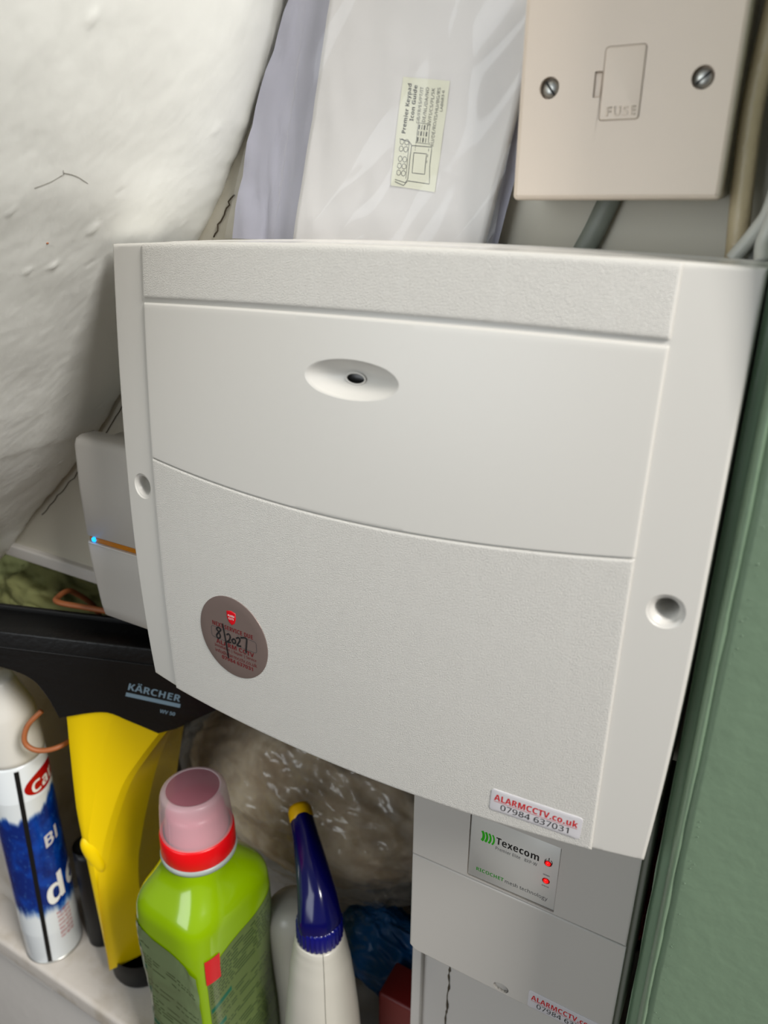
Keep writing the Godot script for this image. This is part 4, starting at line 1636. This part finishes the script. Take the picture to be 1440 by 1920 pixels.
func detergent_bottle() -> void:
	var t := thing("detergent_bottle", "green detergent bottle with a clear pink dosing cap and red collar", "detergent bottle", Vector3(-0.0950, SHELF, 0.0430))
	t.rotation.y = deg_to_rad(-3.0)
	var HX := 0.0425
	var HZ := 0.0500
	# [height, share of width, superellipse power]
	var key := [[0.0, 0.90, 4.5], [0.004, 0.97, 4.5], [0.012, 1.0, 4.5], [0.10, 1.0, 4.6], [0.175, 1.0, 4.6], [0.195, 1.0, 4.3], [0.212, 0.985, 4.0], [0.226, 0.93, 3.6], [0.238, 0.83, 3.1], [0.246, 0.735, 2.6], [0.2525, 0.68, 2.2], [0.256, 0.66, 2.0]]
	var at := func(h: float) -> Array:
		for i in key.size() - 1:
			if h <= key[i + 1][0]:
				var f: float = clampf((h - key[i][0]) / (key[i + 1][0] - key[i][0]), 0, 1)
				return [lerpf(key[i][1], key[i + 1][1], f), lerpf(key[i][2], key[i + 1][2], f)]
		return [0.66, 2.0]
	var pt := func(h: float, a: float, grow: float) -> Vector3:
		var k: Array = at.call(h)
		var rn := 0.0290
		var m := smoothstep(0.215, 0.256, h)
		var ca := cos(a)
		var sa := sin(a)
		var hx := lerpf(HX * k[0], rn, m)
		var hz := lerpf(HZ * k[0], rn, m)
		# a waist lower down, where the hand holds it
		var waist := 1.0 - 0.05 * exp(-pow((h - 0.10) / 0.05, 2))
		return Vector3(signf(ca) * pow(absf(ca), 2.0 / k[1]) * (hx + grow) * waist, h, signf(sa) * pow(absf(sa), 2.0 / k[1]) * (hz + grow) * waist)
	var rows := []
	for i in 61:
		var h := 0.256 * pow(i / 60.0, 0.9)
		var row := []
		for j in 97:
			row.append(pt.call(h, -TAU * j / 96, 0.0))
		rows.append(row)
	var st := begin()
	grid(st, rows, true)
	obj("body", done(st), M.bottle_green, t)
	# labels on the two faces: printed film with rows of small dark text
	for k in 2:
		var im := Image.create(256, 384, false, Image.FORMAT_RGB8)
		im.fill(Color(0.36, 0.42, 0.24) if k == 1 else Color(0.40, 0.47, 0.33))
		var y := 14
		var dark := Color(0.17, 0.24, 0.13)
		var teal := Color(0.05, 0.36, 0.27)
		while y < 370:
			var head := rng.randf() < 0.22
			var x := 10
			var stop := rng.randi_range(120, 250)
			if head:
				im.fill_rect(Rect2i(6, y, rng.randi_range(60, 130), 12), teal)
				y += 18
				continue
			while x < stop:
				var w := rng.randi_range(5, 18)
				im.fill_rect(Rect2i(x, y, w, 3), dark)
				x += w + 4
			y += 8 if rng.randf() < 0.85 else 16
		var lm := mat(Color.WHITE, 0.14)
		lm.albedo_texture = ImageTexture.create_from_image(im)
		rows = []
		for i in 41:
			var f := i / 40.0
			var row := []
			for j in 41:
				var g := j / 40.0
				var a := 0.0
				if k == 0:
					a = lerpf(PI * 0.76, PI * 0.30, g)
				else:
					a = lerpf(PI * 0.205, -PI * 0.20, g)
				var dip := 0.010 * sin(g * PI) * (1.0 if k == 0 else 0.3)
				var p: Vector3 = pt.call(lerpf(0.197 + dip - (0.022 * g if k == 0 else 0.022 * (1 - g)), 0.010, f), a, 0.00045)
				if k == 0:
					p.z += 0.0022 * maxf(0.0, noise_at(g * 2.0 - f * 1.2, f * 3.0)) * (1.0 - f) + 0.0009 * absf(noise_at(g * 6.0 + f * 5.0, f * 3.0))
				row.append(p)
			rows.append(row)
		var lab := obj("front_label" if k == 0 else "back_label", loft(rows), lm, t)
		lab.set_meta("label", "wrinkled olive label film with dark print" if k == 0 else "olive label with rows of dark print")
	# red badge at the label's upper corner
	rows = []
	for i in 9:
		var row := []
		for j in 9:
			row.append(pt.call(lerpf(0.1905 - 0.004 * j / 8.0 * 0.0, 0.1640, i / 8.0), lerpf(PI * 0.212, PI * 0.085, j / 8.0), 0.0009))
		rows.append(row)
	obj("red_badge", loft(rows), M.red_ink, t)
	# neck ring, red collar, dosing cap of clear plastic with a pink inner cup
	obj("neck_ring", lathe([Vector2(0.024, 0.250), Vector2(0.0305, 0.2535), Vector2(0.0312, 0.2560), Vector2(0.0305, 0.2585), Vector2(0.024, 0.2590)], 56), M.collar_grey, t)
	obj("red_collar", lathe([Vector2(0.026, 0.2575), Vector2(0.0296, 0.2580), Vector2(0.0303, 0.2592), Vector2(0.0300, 0.2760), Vector2(0.0292, 0.2775), Vector2(0.0270, 0.2778)], 56), M.cap_red, t)
	var cap := obj("dosing_cap", ribbed_cap(), M.cap_clear, t)
	obj("inner_cup", lathe(smooth2([Vector2(0.0, 0.2700), Vector2(0.0225, 0.2700), Vector2(0.0255, 0.2760), Vector2(0.0240, 0.2900), Vector2(0.0205, 0.3000), Vector2(0.0, 0.3030)], 4), 48), M.cap_pink, cap)
	obj("cap_top", lathe([Vector2(0.0216, 0.31655), Vector2(0.0100, 0.3166), Vector2(0.0, 0.3166)], 48), M.cap_mauve, cap)


func noise_at(x: float, y: float) -> float:
	if not M.has("_wob"):
		M["_wob"] = noise(1.0, 92, 2)
	return M["_wob"].get_noise_2d(x, y)


func ribbed_cap() -> ArrayMesh:
	var prof := smooth2([Vector2(0.0284, 0.2760), Vector2(0.0288, 0.2790), Vector2(0.0282, 0.2900), Vector2(0.0272, 0.3030), Vector2(0.0262, 0.3120), Vector2(0.0248, 0.3155), Vector2(0.0222, 0.3170)], 4)
	prof.append(Vector2(0.0210, 0.3168))
	prof.append(Vector2(0.0206, 0.3158))
	var rows := []
	for p in prof:
		var row := []
		for j in 193:
			var a := TAU * j / 192
			var rr: float = p.x + (0.00016 * (1 if j % 2 == 0 else -1) if p.y < 0.305 and p.y > 0.279 else 0.0)
			row.append(Vector3(sin(a) * rr, p.y, cos(a) * rr))
		rows.append(row)
	var st := begin()
	grid(st, rows, true)
	return done(st)


func spray_bottle() -> void:
	var t := thing("spray_bottle", "white trigger spray bottle with dark blue head and yellow nozzle tip", "spray bottle", Vector3(0.0065, SHELF, 0.0190))
	# white body: [height, half width, half depth]
	var key := [[0.0, 0.030, 0.030], [0.004, 0.033, 0.032], [0.04, 0.0335, 0.0325], [0.09, 0.0310, 0.0310], [0.13, 0.0275, 0.0280], [0.160, 0.0245, 0.0245], [0.178, 0.0218, 0.0216], [0.186, 0.0205, 0.0203], [0.1895, 0.0192, 0.0190], [0.191, 0.0150, 0.0150]]
	var rows := []
	for i in key.size() - 1:
		for k in 5:
			var f := k / 5.0
			var row := []
			for q in section(cubic_interpolate(key[i][1], key[i + 1][1], key[maxi(i - 1, 0)][1], key[mini(i + 2, key.size() - 1)][1], f), cubic_interpolate(key[i][2], key[i + 1][2], key[maxi(i - 1, 0)][2], key[mini(i + 2, key.size() - 1)][2], f), 2.3, 72):
				row.append(Vector3(q.x, lerpf(key[i][0], key[i + 1][0], f), -q.y))
			rows.append(row)
	var st := begin()
	grid(st, rows, true)
	var body := obj("body", done(st), M.spray_white, t)
	# mould seam facing the camera
	var seam := []
	var ang := deg_to_rad(42.0)
	for r in rows:
		var best: Vector3 = r[0]
		for p in r:
			if Vector2(p.x, p.z).normalized().dot(Vector2(sin(ang), cos(ang))) > Vector2(best.x, best.z).normalized().dot(Vector2(sin(ang), cos(ang))):
				best = p
		seam.append(best)
	obj("mould_seam", tube(seam, 0.00035, 6), M.seam, body)
	# ribbed blue collar
	var prof := [Vector2(0.0150, 0.1895), Vector2(0.0185, 0.1900), Vector2(0.0192, 0.1915), Vector2(0.0190, 0.2060), Vector2(0.0180, 0.2090), Vector2(0.0120, 0.2100)]
	rows = []
	for p in prof:
		var row := []
		for j in 121:
			var a := TAU * j / 120
			var rr: float = p.x + (0.0003 if (j / 2) % 2 == 0 else -0.0003)
			row.append(Vector3(sin(a) * rr, p.y, cos(a) * rr))
		rows.append(row)
	st = begin()
	grid(st, rows, true)
	obj("collar", done(st), M.spray_collar, t)
	# head: sweeps up and back to the nozzle
	var dir := Vector3(-0.055, 0.0, -0.050)
	var spine := smooth3([Vector3(0.0035, 0.2030, 0.0040), Vector3(0.0015, 0.2120, 0.0020), Vector3(-0.006, 0.2260, -0.006), Vector3(-0.018, 0.2390, -0.017), Vector3(-0.032, 0.2500, -0.030), Vector3(-0.044, 0.2570, -0.041)], 8)
	var wide := [0.0172, 0.0180, 0.0160, 0.0135, 0.0110, 0.0098]
	var tall := [0.0100, 0.0135, 0.0140, 0.0125, 0.0105, 0.0092]
	rows = []
	var side := dir.cross(Vector3.UP).normalized()
	for i in spine.size():
		var d: Vector3 = (spine[mini(i + 1, spine.size() - 1)] - spine[maxi(i - 1, 0)]).normalized()
		var up := side.cross(d).normalized()
		var fi := i / 8.0
		var k0 := mini(int(fi), 4)
		var w := lerpf(wide[k0], wide[k0 + 1], fi - k0)
		var h := lerpf(tall[k0], tall[k0 + 1], fi - k0)
		var row := []
		for j in 49:
			var a := TAU * j / 48
			var q := Vector2(cos(a), sin(a))
			var x := signf(q.x) * pow(absf(q.x), 0.85) * w
			var y := signf(q.y) * pow(absf(q.y), 0.95) * h
			if q.y > 0:
				y += 0.0022 * pow(maxf(0, 1.0 - absf(q.x) * 1.6), 1.0)   # ridge along the top
			row.append(spine[i] + side * x + up * y)
		rows.append(row)
	var first := []
	var lastr := []
	for j in 49:
		first.append(spine[0])
		lastr.append(spine[-1])
	rows.push_front(first)
	rows.append(lastr)
	st = begin()
	grid(st, rows, false)
	obj("trigger_head", done(st), M.spray_blue, t)
	var tip := begin()
	var d2: Vector3 = (spine[-1] - spine[-4]).normalized()
	var b := Basis(side, d2, side.cross(d2))
	lathe_into(tip, [Vector2(0.0, -0.004), Vector2(0.0098, -0.003), Vector2(0.0105, 0.0), Vector2(0.0105, 0.007), Vector2(0.0092, 0.0105), Vector2(0.0, 0.0110)], 28, Transform3D(b, spine[-1]))
	obj("nozzle", done(tip), M.nozzle_yellow, t)
	# trigger under the head
	obj("trigger", tube(smooth3([Vector3(-0.020, 0.231, -0.019), Vector3(-0.030, 0.220, -0.028), Vector3(-0.031, 0.205, -0.029), Vector3(-0.036, 0.190, -0.034)], 6), 0.0055, 12), M.spray_blue, t)
	# second white bottle behind, only its shoulder shows
	var o := thing("white_bottle", "plain white plastic bottle half hidden behind the spray bottle, by its left side", "bottle", Vector3(-0.0450, SHELF, -0.0130))
	rows = []
	var prof2 := smooth2([Vector2(0.0, 0.0), Vector2(0.017, 0.0), Vector2(0.0195, 0.004), Vector2(0.0200, 0.05), Vector2(0.0230, 0.10), Vector2(0.0255, 0.140), Vector2(0.0235, 0.1560), Vector2(0.0150, 0.1650), Vector2(0.0, 0.1680)], 5)
	obj("body", lathe(prof2, 56), M.spray_white, o)


func blob(c: Vector3, r: Vector3, amp: float, freq: float, sd: int, flat_y := -9.0, nu := 96, nv := 64) -> ArrayMesh:
	var n := noise(freq, sd, 3)
	n.fractal_type = FastNoiseLite.FRACTAL_RIDGED
	var rows := []
	for i in nv + 1:
		var th := PI * i / nv
		var row := []
		for j in nu + 1:
			var ph := TAU * j / nu
			var d := Vector3(sin(th) * cos(ph), cos(th), sin(th) * sin(ph))
			var k := 1.0 + amp * n.get_noise_3d(d.x, d.y, d.z)
			var p := c + d * r * k
			p.y = maxf(p.y, flat_y)
			row.append(p)
		rows.append(row)
	var st := begin()
	grid(st, rows, false)
	return done(st)


func recess_things() -> void:
	# brown bundle in a clear bag, sagging over the dark gap
	var bb := obj("brown_bundle", blob(Vector3(-0.115, -0.568, -0.150), Vector3(0.155, 0.090, 0.072), 0.08, 1.5, 5), M.brown_stuff)
	tag(bb, "brown crumpled bundle inside the clear bag behind the bottles", "bundle")
	var film := obj("clear_bag", blob(Vector3(-0.112, -0.568, -0.148), Vector3(0.170, 0.102, 0.086), 0.075, 2.4, 8, -9.0, 200, 140), M.bag_film)
	tag(film, "crinkled clear plastic bag around the brown bundle behind the bottles", "plastic bag")
	var bl := obj("blue_bag", blob(Vector3(0.014, -0.672, -0.092), Vector3(0.056, 0.046, 0.030), 0.14, 1.4, 17, SHELF + 0.0), M.blue_bag)
	tag(bl, "bright blue plastic bag under the clear bag, right of the spray bottle", "bag")
	var rb := obj("red_box", shifted(rbox(Vector3(0.10, 0.088, 0.036), 0.003, 3), Vector3(0.088, -0.676, -0.042)), M.red_box)
	tag(rb, "dull red box in the shade under the blue bag", "box")
	var cr := obj("crimson_cloth", blob(Vector3(0.2425, -0.415, -0.060), Vector3(0.012, 0.045, 0.030), 0.2, 1.5, 27), M.crimson)
	tag(cr, "crimson cloth glimpsed in the gap between expander box and door frame", "cloth")
	# olive fabric bundle above the vacuum
	var ol := obj("olive_bag", blob(Vector3(-0.360, -0.352, -0.060), Vector3(0.085, 0.052, 0.050), 0.36, 1.4, 37), M.olive)
	tag(ol, "crumpled olive green fabric bag in the recess above the vacuum head", "bag")
	var cb := obj("cardboard_box", moved(rbox(Vector3(0.10, 0.05, 0.06), 0.002, 2), Transform3D(Basis(Vector3(0, 1, 0), 0.3), Vector3(-0.475, -0.368, 0.0))), M.card)
	tag(cb, "pale cardboard box corner at the left beside the olive bag", "box")
	# black rod end and brown jar beside the vacuum
	var rod := obj("black_canister", shifted(lathe(smooth2([Vector2(0.0, 0.0), Vector2(0.0125, 0.0), Vector2(0.0150, 0.003), Vector2(0.0150, 0.12), Vector2(0.0130, 0.130), Vector2(0.0, 0.131)], 3), 32), Vector3(-0.2880, SHELF, 0.0130)), M.black)
	tag(rod, "black cylinder standing on the shelf between aerosol can and window vacuum", "canister")
	var jar := thing("brown_jar", "tan jar with a black rim behind the green detergent bottle", "jar", Vector3(-0.2550, SHELF, -0.068))
	obj("body", lathe(smooth2([Vector2(0.0, 0.0), Vector2(0.028, 0.0), Vector2(0.031, 0.004), Vector2(0.031, 0.082), Vector2(0.029, 0.0925), Vector2(0.0, 0.093)], 3), 48), M.tan, jar)
	obj("rim", lathe([Vector2(0.0290, 0.0925), Vector2(0.0318, 0.0925), Vector2(0.0325, 0.094), Vector2(0.0325, 0.100), Vector2(0.0310, 0.1015), Vector2(0.0285, 0.1010), Vector2(0.0280, 0.0990), Vector2(0.0, 0.0985)], 48), M.black, jar)
